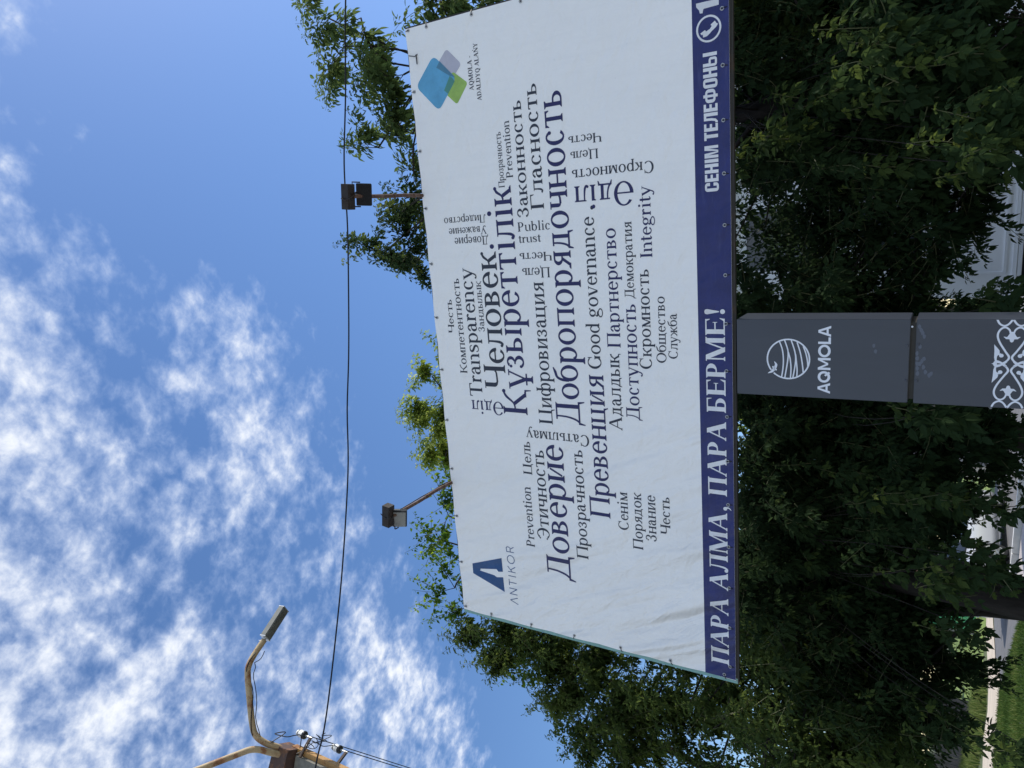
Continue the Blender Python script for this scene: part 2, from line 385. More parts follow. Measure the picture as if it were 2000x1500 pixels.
def ls(p):
    return 389, curve([(322, 330), (290, 420), (190, 440), (92, 400), (90, 310), (190, 244), (298, 180), (306, 70), (200, 10), (100, 30), (60, 120)], [p.h*.8, p.h, p.h, p.L*.8, p.L, p.L*1.1, p.L, p.L*.8, p.h, p.h, p.h*.8], 4)
def lv(p):
    return 500, dia(250 - p.L*.6, 0, 40, 450 - p.sh, p.L*1.1) + dia(250 - p.h*.2, 0, 400, 450 - p.sh, p.h*1.1) + q(0, 450 - p.sh, 190, 450) + q(330, 450 - p.sh, 490, 450)
def lt(p):
    return 290, q(90, 70, 90 + p.L, 580) + q(20, 450 - p.h, 262, 450) + curve([(90 + p.L/2, 80), (150, 20), (200, 18), (270, 70)], [p.L, p.L*.7, p.h*1.3, p.h*.8])
def li(p, dot=1):
    return 278, stem(p, 97, 0, 450, p.L, 'lr', 'l') + (ball(97 + p.L/2, 620, 58) if dot else [])
def ll(p): return 278, stem(p, 97, 0, 683, p.L, 'lr', 'l')
def lb(p): return 500, q(60, 20, 60 + p.L, 683) + slab(p, 60, 60 + p.L, 683, -1, 1, 0) + arc(262, 222, 204, 238, p.L*1.05, p.h, -160, 140)
def ld(p): return 500, stem(p, 356, 0, 683, p.L, 'r', 'l') + arc(236, 222, 204, 238, p.L*1.05, p.h, 40, 320)
def lg(p):
    o = arc(226, 300, 180, 156, p.L, p.h) + arc(236, -90, 214, 122, p.L*.6, p.h) + curve([(140, 150), (90, 100), (120, 50), (250, 36), (330, 20)], [p.h, p.h*1.6, p.L*.8, p.L*.9, p.h])
    return 500, o + curve([(380, 400), (420, 430), (470, 430)], [p.h, p.h*1.3, p.h*1.6])
def gGl(p):
    W, o = gC(p, 662, p.S, 690)
    return 722, o + stem(p, 540, 40, 320, p.S, '', 'lr')
def gTt(p): return gT(p, 662, p.S, 611)
LC = .74
GLYPHS = {
 'Ч': lambda p: gCh(p, 662, p.S, 660), 'К': lambda p: gK(p, 662, p.S, 680), 'З': lambda p: gZ(p, 662, p.S, 500), 'Қ': lambda p: gK(p, 662, p.S, 690, 1),
 'П': lambda p: gP2(p, 662, p.S, 722), 'Г': lambda p: gG(p, 662, p.S, 580), 'Д': lambda p: gD(p, 662, p.S, 720), 'Ц': lambda p: gTs(p, 662, p.S, 740),
 'С': lambda p: gC(p, 662, p.S, 667), 'А': lambda p: gA(p, 662, p.S, 722), 'О': lambda p: gO(p, 662, p.S, 722), 'Л': lambda p: gL(p, 662, p.S, 690),
 'Р': lambda p: gR(p, 662, p.S, 560), 'М': lambda p: gM(p, 662, p.S, 889), 'Б': lambda p: gB(p, 662, p.S, 580), 'Е': lambda p: gE(p, 662, p.S, 611),
 'Э': gEz, 'У': gUc, 'Ә': gScha, 'T': gTt, 'P': lambda p: gR(p, 662, p.S, 560), 'G': gGl, 'I': lambda p: (333, stem(p, 116, 0, 662, p.S)),
 'Q': lambda p: (722, gO(p, 662, p.S, 722)[1] + curve([(330, 20), (430, -80), (640, -150)], [p.h, p.S, p.h])), 'L': lambda p: (600, stem(p, 62, 0, 662, p.S, 'l', 'lr') + q(62 + p.S, 0, 560, p.h) + [[(490, p.h), (560, p.h), (584, 190), (562, 190)]]),
 'N': lambda p: (722, stem(p, 84, 0, 662, p.h*1.2) + stem(p, 600, 0, 662, p.h*1.2, '', 'lr') + dia(570 - p.S*.4, 0, 50, 662, p.S*1.1)),
 'D': lambda p: (722, stem(p, 62, 0, 662, p.S, 'l', 'l') + arc(330, 331, 340, 331, p.S, p.h, -90, 90) + q(62 + p.S, 0, 330, p.h) + q(62 + p.S, 662 - p.h, 330, 662)),
 'Y': lambda p: (700, stem(p, 350 - p.S/2, 0, 300, p.S, 'lr', '') + dia(350 - p.S*.5, 290, 70, 640, p.S) + dia(350, 290, 560, 640, p.h*1.3) + q(10, 662 - p.sh, 230, 662) + q(480, 662 - p.sh, 690, 662)),
 'в': lambda p: gB2(p, 450, p.L, 470), 'д': lambda p: gD(p, 450, p.L, 520), 'ж': lambda p: gZh(p, 450, p.L, 690), 'з': lambda p: gZ(p, 450, p.L, 400),
 'и': lambda p: gI(p, 450, p.L, 535), 'к': lambda p: gK(p, 450, p.L, 500), 'қ': lambda p: gK(p, 450, p.L, 510, 1), 'л': lambda p: gL(p, 450, p.L, 510),
 'м': lambda p: gM(p, 450, p.L, 620), 'н': lambda p: gN(p, 450, p.L, 535), 'о': lambda p: gO(p, 450, p.L, 500), 'п': lambda p: gP2(p, 450, p.L, 535),
 'р': lambda p: gEr(p, 450, p.L, 500), 'с': lambda p: gC(p, 450, p.L, 444), 'т': lambda p: gT(p, 450, p.L, 460), 'у': gU, 'ұ': gYu, 'ф': gEf, 'б': gBe,
 'ц': lambda p: gTs(p, 450, p.L, 560), 'щ': lambda p: gTs(p, 450, p.L, 800, 1), 'ч': lambda p: gCh(p, 450, p.L, 500), 'ы': lambda p: gY2(p, 450, p.L, 660),
 'ь': lambda p: gSoft(p, 450, p.L, 460), 'я': lambda p: gYa(p, 450, p.L, 480), 'і': li, 'а': ga, 'е': ge,
 'ң': lambda p: (550, gN(p, 450, p.L, 535)[1] + [[(500, p.h), (545, p.h), (540, -95), (518, -95)]]),
 'r': lr, 'a': ga, 'n': ln, 's': ls, 'e': ge, 'c': lambda p: gC(p, 450, p.L, 444), 'y': gU, 'v': lv, 't': lt, 'i': li, 'o': lambda p: gO(p, 450, p.L, 500), 'u': lu, 'b': lb, 'l': ll, 'd': ld, 'g': lg,
 'p': lambda p: gEr(p, 450, p.L, 500), ' ': lambda p: (250, []), '-': lambda p: (333, q(40, 200, 290, 262)), ',': lambda p: (290, ball(130, 66, 70) + curve([(170, 60), (170, -60), (90, -150)], [70, 50, 16])),
 '!': lambda p: (380, ball(190, 70, 84) + [[(172, 190), (208, 190), (280, 590), (264, 662), (190, 690), (116, 662), (100, 590)]]),
}
for a, b in zip('AMO', 'АМО'): GLYPHS[a] = GLYPHS[b]
GLYPHS['Ń'] = lambda p: (722, GLYPHS['N'](p)[1] + dia(300, 710, 400, 860, 90))
# heavy condensed capitals of the phone line
def hb(*b):
    o = []
    for k in b: o += q(*k)
    return o
def ring(x0, y0, x1, y1, t, r, gap=None):
    """rounded-box ring; gap=(ya,yb) leaves the right side open between two heights"""
    P = []
    for cx, cy, a in ((x1 - r, y0 + r, -90), (x1 - r, y1 - r, 0), (x0 + r, y1 - r, 90), (x0 + r, y0 + r, 180)):
        for k in range(5):
            g = math.radians(a + 22.5*k); c, s = math.cos(g), math.sin(g); ri = max(r - t, 14)
            P.append(((cx + r*c, cy + r*s), (cx + (r - t if r > t else ri)*c + (0 if r > t else 0), cy + (r - t*.8)*s)))
    o = []
    n = len(P)
    for i in range(n):
        if gap and i == 4:
            (a, b), (c, d) = P[4], P[5]
            ya, yb = gap
            o += [[a, (a[0], ya), (b[0], ya), b], [(c[0], yb), c, d, (d[0], yb)]]; continue
        (a, b), (c, d) = P[i], P[(i+1) % n]; o.append([a, c, d, b])
    return o
HEAVY = {
 'С': (390, ring(20, -8, 370, 670, 128, 130, (250, 420))), 'Е': (330, hb((20, 0, 152, 662), (152, 0, 310, 112), (152, 275, 296, 385), (152, 550, 310, 662))),
 'Н': (410, hb((20, 0, 152, 662), (258, 0, 390, 662), (152, 280, 258, 392))), 'І': (190, hb((28, 0, 162, 662))),
 'М': (520, hb((20, 0, 130, 662), (390, 0, 500, 662)) + [[(210, 0), (262, 0), (200, 662), (130, 662), (130, 470)], [(262, 0), (310, 0), (390, 470), (390, 662), (322, 662)]]),
 'Т': (340, hb((104, 0, 236, 550), (12, 550, 328, 662))), 'Л': (420, hb((268, 0, 400, 550), (100, 550, 400, 662)) + [[(6, 0), (60, 0), (150, 90), (190, 300), (196, 550), (100, 550), (92, 300), (60, 130), (6, 112)]]),
 'Ф': (560, ring(20, 90, 540, 580, 128, 160) + hb((222, -8, 338, 90), (222, 580, 338, 670), (232, 180, 328, 490))), 'О': (390, ring(20, -8, 370, 670, 128, 130)),
 'Ы': (560, ring(20, 0, 360, 390, 124, 110) + hb((20, 300, 144, 662), (404, 0, 536, 662))), ' ': (170, []), }
# light and bold sans capitals
def sans(w):
    C = lambda pts: [s for a, b in zip(pts, pts[1:]) for s in curve([a, b], [w, w], 1)]
    O = lambda cx, rx: arc(cx, 331, rx + w/2, 331, w, w)
    e = w/2
    return {'Λ': (600, C([(40, 0), (300, 662), (560, 0)])), 'N': (640, C([(90, 0), (90, 662), (550, 0), (550, 662)])), 'T': (540, C([(270, 0), (270, 662 - w)]) + q(20, 662 - w, 520, 662)),
     'I': (250, C([(125, 0), (125, 662)])), 'K': (580, C([(90, 0), (90, 662)]) + C([(520, 662), (100, 290)]) + C([(250, 420), (540, 0)])), 'O': (780, O(390, 320)),
     'R': (590, C([(90, 0), (90, 662)]) + q(90, 662 - w, 330, 662) + q(90, 290, 330, 290 + w) + arc(330, 476 + e/2, 170, 186 + e/2 - 0, w, w, -90, 90) + C([(330, 300), (520, 0)])),
     'A': (690, [[(10, 0), (160, 0), (385, 662), (265, 662)], [(680, 0), (530, 0), (305, 662), (425, 662)]] + q(190, 125, 500, 235)),
     'Q': (760, O(360, 290) + [[(390, 240), (470, 320), (690, 90), (610, 0)]]), 'M': (820, q(40, 0, 180, 662) + q(640, 0, 780, 662) + [[(350, 120), (470, 120), (180, 662), (60, 662)], [(350, 120), (470, 120), (760, 662), (640, 662)]]),
     'L': (470, q(40, 0, 180, 662) + q(180, 0, 450, 130)), ' ': (250, [])}
STYLES = {'g': Pen(110, 94, 40), 'n': Pen(112, 95, 40), 'b': Pen(150, 130, 46, 50, 34), 'B': Pen(158, 130, 44, 46, 34)}
def lay(text, style, gap=0):
    """returns (width, [polygons of one letter]...) of a line of lettering"""
    x = 0; out = []
    T = HEAVY if style == 'I' else sans(56) if style == 's' else sans(140) if style == 'S' else None
    for ch in text:
        if T: w, P = T[ch]
        else: w, P = GLYPHS[ch](STYLES[style])
        out.append([[(a + x, b) for a, b in k] for k in P]); x += w + gap
    xs = [a for l in out for k in l for a, b in k]
    m = min(xs)
    return max(xs) - m, [[[(a - m, b) for a, b in k] for k in l] for l in out]
# ================================================================ billboard
BX0, BX1, BZ0, BZ1, BY = -4.135, 1.87, 3.066, 6.055, 5.66
def folds(k, s=1.0, d=1.0):
    """slack folds of the stretched sheet, in the board's own coordinates"""
    f1 = k.noise(1.0, 1, .35, (4.2, 1, .55), (0, R(-24), 0), .5)      # long slack folds
    f2 = k.noise(1.0, 3, .5, (9, 1, 2.6), (0, R(-32), 0), .6)
    f3 = k.noise(1.0, 4, .55, (5, 1, 8), (0, R(28), 0), .5)            # crinkles everywhere
    f4 = k.noise(17, 4, .6, (1, 1, 1), (0, 0, 0), .8)
    tcn = k.n('ShaderNodeTexCoord'); sp = k.n('ShaderNodeSeparateXYZ'); k.l(tcn.outputs['Object'], sp.inputs[0])
    left = k.n('ShaderNodeMapRange', interpolation_type='SMOOTHSTEP'); k.l(k.math('ADD', sp.outputs[0], k.math('MULTIPLY', sp.outputs[2], .55)), left.inputs[0])
    left.inputs[1].default_value = 2.3; left.inputs[2].default_value = -3.2; left.inputs[3].default_value = .10; left.inputs[4].default_value = 1.0
    h = k.math('ADD', k.math('MULTIPLY', f1, k.math('MULTIPLY', left.outputs[0], .20)), k.math('MULTIPLY', f2, k.math('MULTIPLY', left.outputs[0], .040)))
    h = k.math('ADD', h, k.math('ADD', k.math('MULTIPLY', f3, .018), k.math('MULTIPLY', f4, .0036)))
    k.bump(h, s, d)
def print_mat(name, c, rough=.45, lo=.9, hi=1.08):
    k = M(name, c, rough, 0, .35); k.vary(5, lo, hi, 6); folds(k); return k
m_banner = M('banner_vinyl', (.88, .88, .875), .5, 0, .3)
dirt = m_banner.noise(1.3, 8, .62, (1, 1, .7)); streak = m_banner.noise(3, 6, .6, (5, 1, .35))
spots = m_banner.ramp(m_banner.noise(26, 2, .4), (.22, 1), (.26, 0))
c = m_banner.mix(m_banner.ramp(dirt, (.35, 0), (.75, .28)), (.88, .88, .875), (.70, .71, .72))
c = m_banner.mix(m_banner.ramp(streak, (.5, 0), (.8, .22)), c, (.71, .72, .73))
m_banner.color(m_banner.mix(m_banner.math('MULTIPLY', spots, .18), c, (.35, .35, .36))); folds(m_banner)
m_band = M('band_navy', (.02, .026, .13), .42, 0, .4)
sc_ = m_band.ramp(m_band.noise(4, 9, .7, (.6, 1, 9)), (.55, 0), (.78, .55))
m_band.color(m_band.mix(sc_, m_band.ramp(m_band.noise(6, 6), (.3, (.014, .019, .10)), (.7, (.022, .029, .15))), (.10, .115, .25))); folds(m_band)
m_navy = print_mat('print_navy', (.021, .023, .10)); m_grey = print_mat('print_slate', (.026, .034, .055)); m_white = print_mat('print_white', (.74, .76, .80), .45, .86, 1.04)
m_blue = print_mat('print_blue', (.02, .075, .21)); m_cyan = print_mat('print_sky_blue', (.11, .36, .58), .45, .8, 1.15)
m_lil = print_mat('print_lilac', (.46, .46, .54)); m_lime = print_mat('print_lime', (.30, .47, .11), .45, .75, 1.3); m_tealp = print_mat('print_teal', (.075, .21, .32)); m_gteal = print_mat('print_green_teal', (.08, .26, .22))
m_frame = rusty('frame_teal_paint', (.20, .38, .36), (.16, .09, .05), .66, .5, 7)
m_dark = rusty('frame_dark_steel', (.035, .032, .028), (.06, .04, .025), .6, .6, 8)
m_pyl = M('pylon_composite', (.045, .052, .070), .36, 0, .45).vary(2.2, .92, 1.08, 9, (2.5, 2.5, .5)); m_pyl.bump(m_pyl.noise(2.0, 3), .05, .01)
m_pylS = M('pylon_scuff', (.10, .115, .15), .55)
m_pylW = M('pylon_white_film', (.72, .76, .84), .4)
m_zinc = M('zinc', (.42, .43, .44), .4, .7)
m_black = M('black_plastic', (.012, .012, .014), .45)
bb = thing('billboard', 'big white word-cloud billboard with navy bottom band on a dark grey pylon', 'billboard', (-1.155, 5.83, 0))
O = Vector((-1.155, 5.83, 0))
f = MB(); yf = BY + .014
for x in (BX1 - .025,): f.box(Vector((x, yf + .018, (BZ0 + BZ1)/2)) - O, (.05, .036, BZ1 - BZ0))
for z in (BZ0 + .025, BZ1 - .025): f.box(Vector(((BX0 + BX1)/2, yf + .018, z)) - O, (BX1 - BX0 - .1, .036, .05))
for i in range(1, 6): f.box(Vector((BX0 + i*(BX1 - BX0)/6, yf + .019, (BZ0 + BZ1)/2)) - O, (.04, .03, BZ1 - BZ0 - .1))
for z in (4.06, 5.06):
    for i in range(6): f.box(Vector((BX0 + (i + .5)*(BX1 - BX0)/6, yf + .019, z)) - O, ((BX1 - BX0)/6 - .05, .03, .04))
f.build('frame', m_dark, bb)
MB().box(Vector((BX0 + .025, yf + .018, (BZ0 + BZ1)/2)) - O, (.05, .036, BZ1 - BZ0)).build('side_post', m_frame, bb)['label'] = 'pale teal left post of the frame'
MB().box(Vector(((BX0 + BX1)/2, yf + .042, (BZ0 + BZ1)/2)) - O, (BX1 - BX0, .02, BZ1 - BZ0)).build('back_sheet', m_dark, bb)
MB().box(Vector(((BX0 + BX1)/2, yf + .018, BZ0 - .006)) - O, (BX1 - BX0, .036, .008)).build('bottom_rail', m_dark, bb)
# banner: thin sheet with slightly scalloped edges between the ties
OB = Vector((0, BY, 0))
ban = MB(); nx_, nz_ = 96, 40; bx0, bx1, bz0, bz1 = -4.093, 1.853, 3.079, 6.043
def bpt(i, j):
    u, v = i/nx_, j/nz_
    x = bx0 + (bx1 - bx0)*u; z = bz0 + (bz1 - bz0)*v
    z += (.010 if v > .99 else 0)*(abs(math.cos(u*math.pi*11)) - .6)
    x += (.009 if u < .005 else 0)*(.6 - abs(math.cos(v*math.pi*5.5)))
    return (x, 0, z)
V = [bpt(i, j) for j in range(nz_ + 1) for i in range(nx_ + 1)]
ban.add(V, [(j*(nx_+1) + i, j*(nx_+1) + i + 1, (j+1)*(nx_+1) + i + 1, (j+1)*(nx_+1) + i) for j in range(nz_) for i in range(nx_)])
bo = ban.build('banner', m_banner, bb); bo.location = OB - O
BANDZ = 3.352
def flat(name, polys, m, lift=.0015, parent=None, off=Vector((0, 0, 0)), step=0.00006):
    """printed shapes lying on a sheet: each stroke a hair above the one before"""
    V, F = [], []
    for i, k in enumerate(polys):
        b = len(V); V += [(x - off.x, -lift - step*(i % 14), z - off.z) for x, z in k]; F.append(list(range(b, len(V))))
    me = bpy.data.meshes.new(name); me.from_pydata(V, [], F); me.materials.append(getattr(m, "m", m))
    bm = bmesh.new(); bm.from_mesh(me)
    bm.normal_update()
    bad = [f_ for f_ in bm.faces if f_.normal.y > 0]
    if bad: bmesh.ops.reverse_faces(bm, faces=bad)
    bm.to_mesh(me); bm.free()
    o = bpy.data.objects.new(name, me); col.objects.link(o); o.parent = parent or bo
    return o
flat('navy_band', [[(bx0 + .001, bz0 + .001), (bx1 - .001, bz0 + .001), (bx1 - .001, BANDZ), (bx0 + .001, BANDZ)]], m_band, .001)
WORDS = [
('Честь','g',-0.995,5.812,0.334,0.073,0), ('Компетентность','g',-1.401,5.701,0.944,0.086,0), ('Transparency','g',-1.632,5.540,1.275,0.152,0), ('Заңдылық','g',-0.976,5.448,0.486,0.072,0),
('Человек','g',-1.541,5.250,1.324,0.248,0), ('Құзыреттілік','n',-1.788,5.034,2.146,0.270,0), ('Цифровизация','g',-1.858,4.764,1.344,0.146,0), ('Добропорядочность','n',-1.845,4.471,2.922,0.251,0),
('Превенция','n',-2.729,4.218,1.372,0.207,0), ('Good governance','g',-1.302,4.232,1.329,0.129,0), ('Адалдық','g',-1.858,4.058,0.699,0.123,0), ('Партнерство','n',-1.103,4.039,1.021,0.124,0),
('Доступность','n',-1.752,3.887,1.025,0.126,0), ('Демократия','g',-0.677,3.894,0.638,0.086,0), ('Скромность','g',-1.284,3.760,0.847,0.109,0), ('Integrity','n',-0.339,3.723,0.574,0.104,0),
('Общество','g',-1.226,3.630,0.562,0.085,0), ('Служба','g',-1.187,3.530,0.381,0.080,0), ('Prevention','g',-3.172,5.066,0.643,0.097,0), ('Цель','g',-2.397,5.034,0.340,0.099,0),
('Этичность','g',-3.064,4.887,0.932,0.137,0), ('Доверие','n',-3.467,4.676,1.406,0.264,0), ('Прозрачность','g',-3.193,4.472,1.106,0.122,0), ('Сенім','g',-2.819,4.040,0.373,0.100,0),
('Порядок','g',-2.989,3.906,0.554,0.097,0), ('Знание','g',-2.883,3.774,0.444,0.100,0), ('Честь','g',-2.796,3.642,0.357,0.090,0), ('Прозрачность','g',0.346,5.096,0.478,0.063,0),
('Prevention','g',0.423,5.000,0.484,0.071,0), ('Законность','g',0.069,4.867,0.986,0.116,0), ('Гласность','g',0.127,4.706,1.040,0.133,0), ('ПАРА АЛМА, ПАРА БЕРМЕ!','B',-3.961,3.137,3.190,0.157,0),
('СЕНІМ ТЕЛЕФОНЫ','I',0.140,3.170,1.000,0.105,0), ('AQMOLA -','b',1.212,5.340,0.287,0.046,0), ('ADALDYQ ALAŃY','b',1.116,5.266,0.477,0.044,0), ('ANTIKOR','s',-3.875,5.324,0.658,0.093,0),
('Сатылмау','g',-1.935,4.394,0.675,0.109,90), ('Әділ','n',-1.676,5.305,0.377,0.135,90), ('Доверие','g',-0.070,5.319,0.388,0.079,90), ('Уважение','g',0.022,5.330,0.434,0.073,90),
('Лидерство','g',0.125,5.328,0.481,0.072,90), ('Честь','g',-0.248,4.657,0.336,0.078,90), ('Цель','g',-0.385,4.690,0.287,0.090,90), ('Честь','g',0.696,4.124,0.306,0.075,90),
('Цель','g',0.571,4.163,0.256,0.076,90), ('Скромность','g',0.423,3.686,0.728,0.093,90), ('Әділ','n',0.286,3.864,0.537,0.191,90), ('Public','g',-0.054,4.990,0.330,0.081,-90),
('trust','g',-0.155,4.991,0.232,0.070,-90),
]
def place(text, style, u, z, w, h, rot, gap=0):
    """polygons of every word of a line fitted between its measured ends"""
    W, L = lay(text, style, gap); sx, sz = w/W, h/662; out = [[]]
    for ch, l in zip(text, L):
        if ch == ' ': out.append([])
        for k in l:
            P = []
            for a, b in k:
                a, b = a*sx, b*sz
                P.append((u + a, z + b) if rot == 0 else (u - b, z + a) if rot == 90 else (u + b, z - a))
            out[-1].append(P)
    return out
for t, s, u, z, w, h, rot in WORDS:
    mm = {'g': m_grey, 'n': m_navy, 'B': m_white, 'I': m_white, 'b': m_grey, 's': m_blue}[s]
    if s == 's': t = 'ΛNTIKOR'
    for wd, pl in zip(t.split(' '), place(t, s, u, z, w, h, rot, 130 if s == 's' else 30 if s == 'b' else 24 if s == 'B' else 0)):
        o = flat('slogan_lettering' if s in 'BI' else 'emblem_lettering' if s in 'bs' else 'printed_word', pl, mm, .0025 if s in 'BI' else .0015)
        o['label'] = 'lettering reading ' + wd.replace('Λ', 'A')
flat('printed_word', [[(.100 + .017*math.cos(a*.5236), 4.245 + .015*math.sin(a*.5236)) for a in range(12)]], m_grey)['label'] = 'full stop after Good governance'
def rounded(P, r):
    """rounded corners for a convex polygon"""
    out = []; n = len(P)
    for i in range(n):
        p, a, b = Vector(P[i]), Vector(P[i-1]), Vector(P[(i+1) % n]); da, db = (a - p).normalized(), (b - p).normalized()
        s_, e_ = p + da*r, p + db*r
        for k in range(7):
            t = k/6; out.append(tuple((1-t)**2*s_ + 2*t*(1-t)*p + t*t*e_))
    return out
BLUE = [(1.574, 5.755), (1.3395, 5.520), (1.092, 5.745), (1.340, 5.985)]
flat('emblem_square', [rounded([(1.6037, 5.6016), (1.45, 5.452), (1.345, 5.562), (1.4743, 5.735)], .035)], m_lil, .0012)
flat('emblem_square', [rounded([(1.283, 5.40), (1.118, 5.537), (1.245, 5.672), (1.405, 5.556)], .03)], m_lime, .0013)
flat('emblem_square', [rounded(BLUE, .06)], m_cyan, .0016)
flat('emblem_square', [[(1.514, 5.688), (1.352, 5.532), (1.372, 5.590), (1.466, 5.732)]], m_tealp, .002)
flat('emblem_square', [[(1.318, 5.541), (1.224, 5.625), (1.2594, 5.668), (1.372, 5.590), (1.352, 5.565)]], m_gteal, .002)
flat('emblem_letter', [[(-3.5075, 5.8691), (-3.3708, 5.485), (-3.5264, 5.4826), (-3.538, 5.5393), (-3.5121, 5.56), (-3.5481, 5.7654), (-3.57, 5.87)],
    [(-3.622, 5.8714), (-3.7585, 5.4815), (-3.5904, 5.4848), (-3.6072, 5.5654), (-3.5906, 5.5967), (-3.5718, 5.7758), (-3.549, 5.7656), (-3.555, 5.871)]], m_blue)
flat('phone_symbol', arc(1.304, 3.228, .093, .093, .014, .014, 0, 360, 40) + [[(1.3492, 3.1815), (1.3333, 3.1713), (1.3143, 3.2016), (1.3278, 3.2135)], [(1.2997, 3.255), (1.287, 3.2476), (1.268, 3.28), (1.2813, 3.2905)]]
    + curve([(1.334, 3.174), (1.318, 3.185), (1.292, 3.212), (1.272, 3.245), (1.268, 3.272)], [.034, .034, .022, .034, .034], 5), m_white, .0025)
flat('slogan_lettering', [[(1.4884, 3.3184), (1.4659, 3.3174), (1.4455, 3.2598), (1.4503, 3.1517), (1.4916, 3.1513), (1.4918, 3.3184)], [(1.4664, 3.3174), (1.4407, 3.2965), (1.4186, 3.2908), (1.4173, 3.271), (1.4413, 3.266), (1.4457, 3.2598)]], m_white, .0025)['label'] = 'lettering reading 1'
# eyelets and the cords that tie them to the frame
def eyelet(x, z, dx, dz):
    c_ = Vector((x, BY - .004, z)) - O; e_ = MB(); t_ = MB()
    e_.tube([c_ + Vector((.012*math.cos(a*math.pi/6), 0, .012*math.sin(a*math.pi/6))) for a in range(13)], .0038, 5, False)
    t_.tube([c_, c_ + Vector((dx*.5, -.003, dz*.5)), c_ + Vector((dx, .010, dz))], .0034, 5)
    t_.lathe([(.005, 0), (.005, .003)], c_ + Vector((0, .0025, 0)), Matrix.Rotation(R(90), 3, 'X'), 8)
    t_.build('tie_cord', m_black, e_.build('eyelet', m_zinc, bb))
random.seed(4)
for i in range(12): eyelet(-4.05 + i*.535, 6.012, random.uniform(-.01, .01), .04)
for i in range(6): eyelet(-4.062, 3.18 + i*.5, -.05, random.uniform(-.02, .02))
for i in range(6): eyelet(1.825, 3.3 + i*.5, .042, 0)
for i in range(16): eyelet(-3.97 + i*.385, 3.128, random.uniform(-.008, .008), -.045)
k = MB().tube([(1.62, BY - .006, 6.03), (1.60, BY - .012, 5.96), (1.615, BY - .008, 5.93)], .004, 5).tube([(1.615, BY - .008, 5.945), (1.53, BY - .012, 5.94)], .005, 5)
k.v = [tuple(Vector(p) - O) for p in k.v]; k.build('loose_cord', m_black, bb)
# ---------------------------------------------------------------- pylon
PX0, PX1, PY0, PY1 = -1.458, -.853, 5.66, 6.0
for nm, z0, z1 in (('pylon_panel', 1.842, 3.045), ('pylon_panel', .12, 1.806)):
    MB().box(Vector(((PX0+PX1)/2, (PY0+PY1)/2, (z0+z1)/2)) - O, (PX1-PX0, PY1-PY0, z1-z0), bev=.004).build(nm, m_pyl, bb)
MB().box(Vector(((PX0+PX1)/2, (PY0+PY1)/2, 1.824)) - O, (PX1-PX0 - .05, PY1-PY0 - .05, .036)).build('pylon_core', m_dark, bb)
MB().box(Vector(((PX0+PX1)/2, (PY0+PY1)/2, .06)) - O, (.9, .62, .12)).build('pylon_base', M('base_concrete', (.3, .29, .27), .85).vary(4), bb)
for x_ in (-1.35, -1.155, -.96):
    MB().box(Vector((x_, 5.83, 3.052)) - O, (.08, .2, .014)).build('mounting_plate', m_dark, bb)
OP = Vector((0, PY0, 0)) - O
def pflat(name, polys, m, lift=.0015):
    o = flat(name, polys, m, lift, bb); o.location = OP; return o
CX, CZ, CR = -1.1617, 2.6565, .1595
a0 = math.degrees(math.atan2(2.7847 - CZ, -1.2546 - CX)); a1 = math.degrees(math.atan2(2.7636 - CZ, -1.2742 - CX))
E = arc(CX, CZ, CR, CR, .0115, .0115, a1, a0 + 360, 60)
for L in ([(-1.0237, 2.7213), (-1.0855, 2.6999), (-1.1617, 2.691), (-1.2387, 2.6944), (-1.3092, 2.7045)], [(-1.0121, 2.6838), (-1.0767, 2.6624), (-1.1165, 2.6566), (-1.1688, 2.659), (-1.2379, 2.6688), (-1.3124, 2.6804)],
    [(-1.1085, 2.6546), (-1.1643, 2.6412), (-1.2366, 2.635), (-1.3147, 2.639)], [(-1.0143, 2.6352), (-1.0756, 2.615), (-1.1232, 2.6043), (-1.1711, 2.6021), (-1.2356, 2.609), (-1.3088, 2.6214)],
    [(-1.1231, 2.6025), (-1.1949, 2.5945), (-1.2469, 2.5903), (-1.3005, 2.5924)], [(-1.0295, 2.5926), (-1.1063, 2.5695), (-1.1935, 2.5539), (-1.2704, 2.5455)], [(-1.0603, 2.548), (-1.1132, 2.5292), (-1.1684, 2.5176), (-1.214, 2.5135)]):
    E += curve(L, [.0095]*len(L), 4)
E += curve([(-1.1842, 2.7581), (-1.2081, 2.7446), (-1.2371, 2.756), (-1.2624, 2.7751), (-1.278, 2.8059)], [.004, .018, .023, .019, .003], 5) + curve([(-1.2213, 2.7714), (-1.2372, 2.7598), (-1.2520, 2.7405)], [.008, .018, .010], 4)
pflat('pylon_emblem', E, m_pylW)['label'] = 'white globe and bird line emblem'
pflat('pylon_lettering', place('AQMOLA', 'S', -1.4199, 2.3553, .5181, .088, 0, 0)[0], m_pylW)['label'] = 'white lettering reading AQMOLA'
# ornament band: one quarter traced, mirrored about its upright and level axes
UM, ZM = -1.153, 1.2534
Q = curve([(-.8535, 1.340), (-.8816, 1.3255), (-.8955, 1.2995), (-.8833, 1.2753), (-.8535, 1.2554)], [.012]*5, 5)
Q += curve([(-.9505, 1.2628), (-.9248, 1.2685), (-.907, 1.2884), (-.9124, 1.3112), (-.9383, 1.3286), (-.972, 1.3309), (-1.0133, 1.3157), (-1.0698, 1.2828), (-1.1058, 1.2618), (-1.1322, 1.2728), (-1.151, 1.2975)], [.008, .011, .012, .012, .012, .012, .012, .012, .013, .012, .012], 4)
Q += [[(-.9679, 1.2994), (-.9723, 1.2761), (-.935, 1.2596), (-.935, 1.2534), (-1.007, 1.2534), (-1.002, 1.2617), (-.9855, 1.2669), (-.9843, 1.2858)]]
Q += curve([(-.9695, 1.298), (-.975, 1.278), (-.952, 1.262)], [.004, .012, .014], 4)
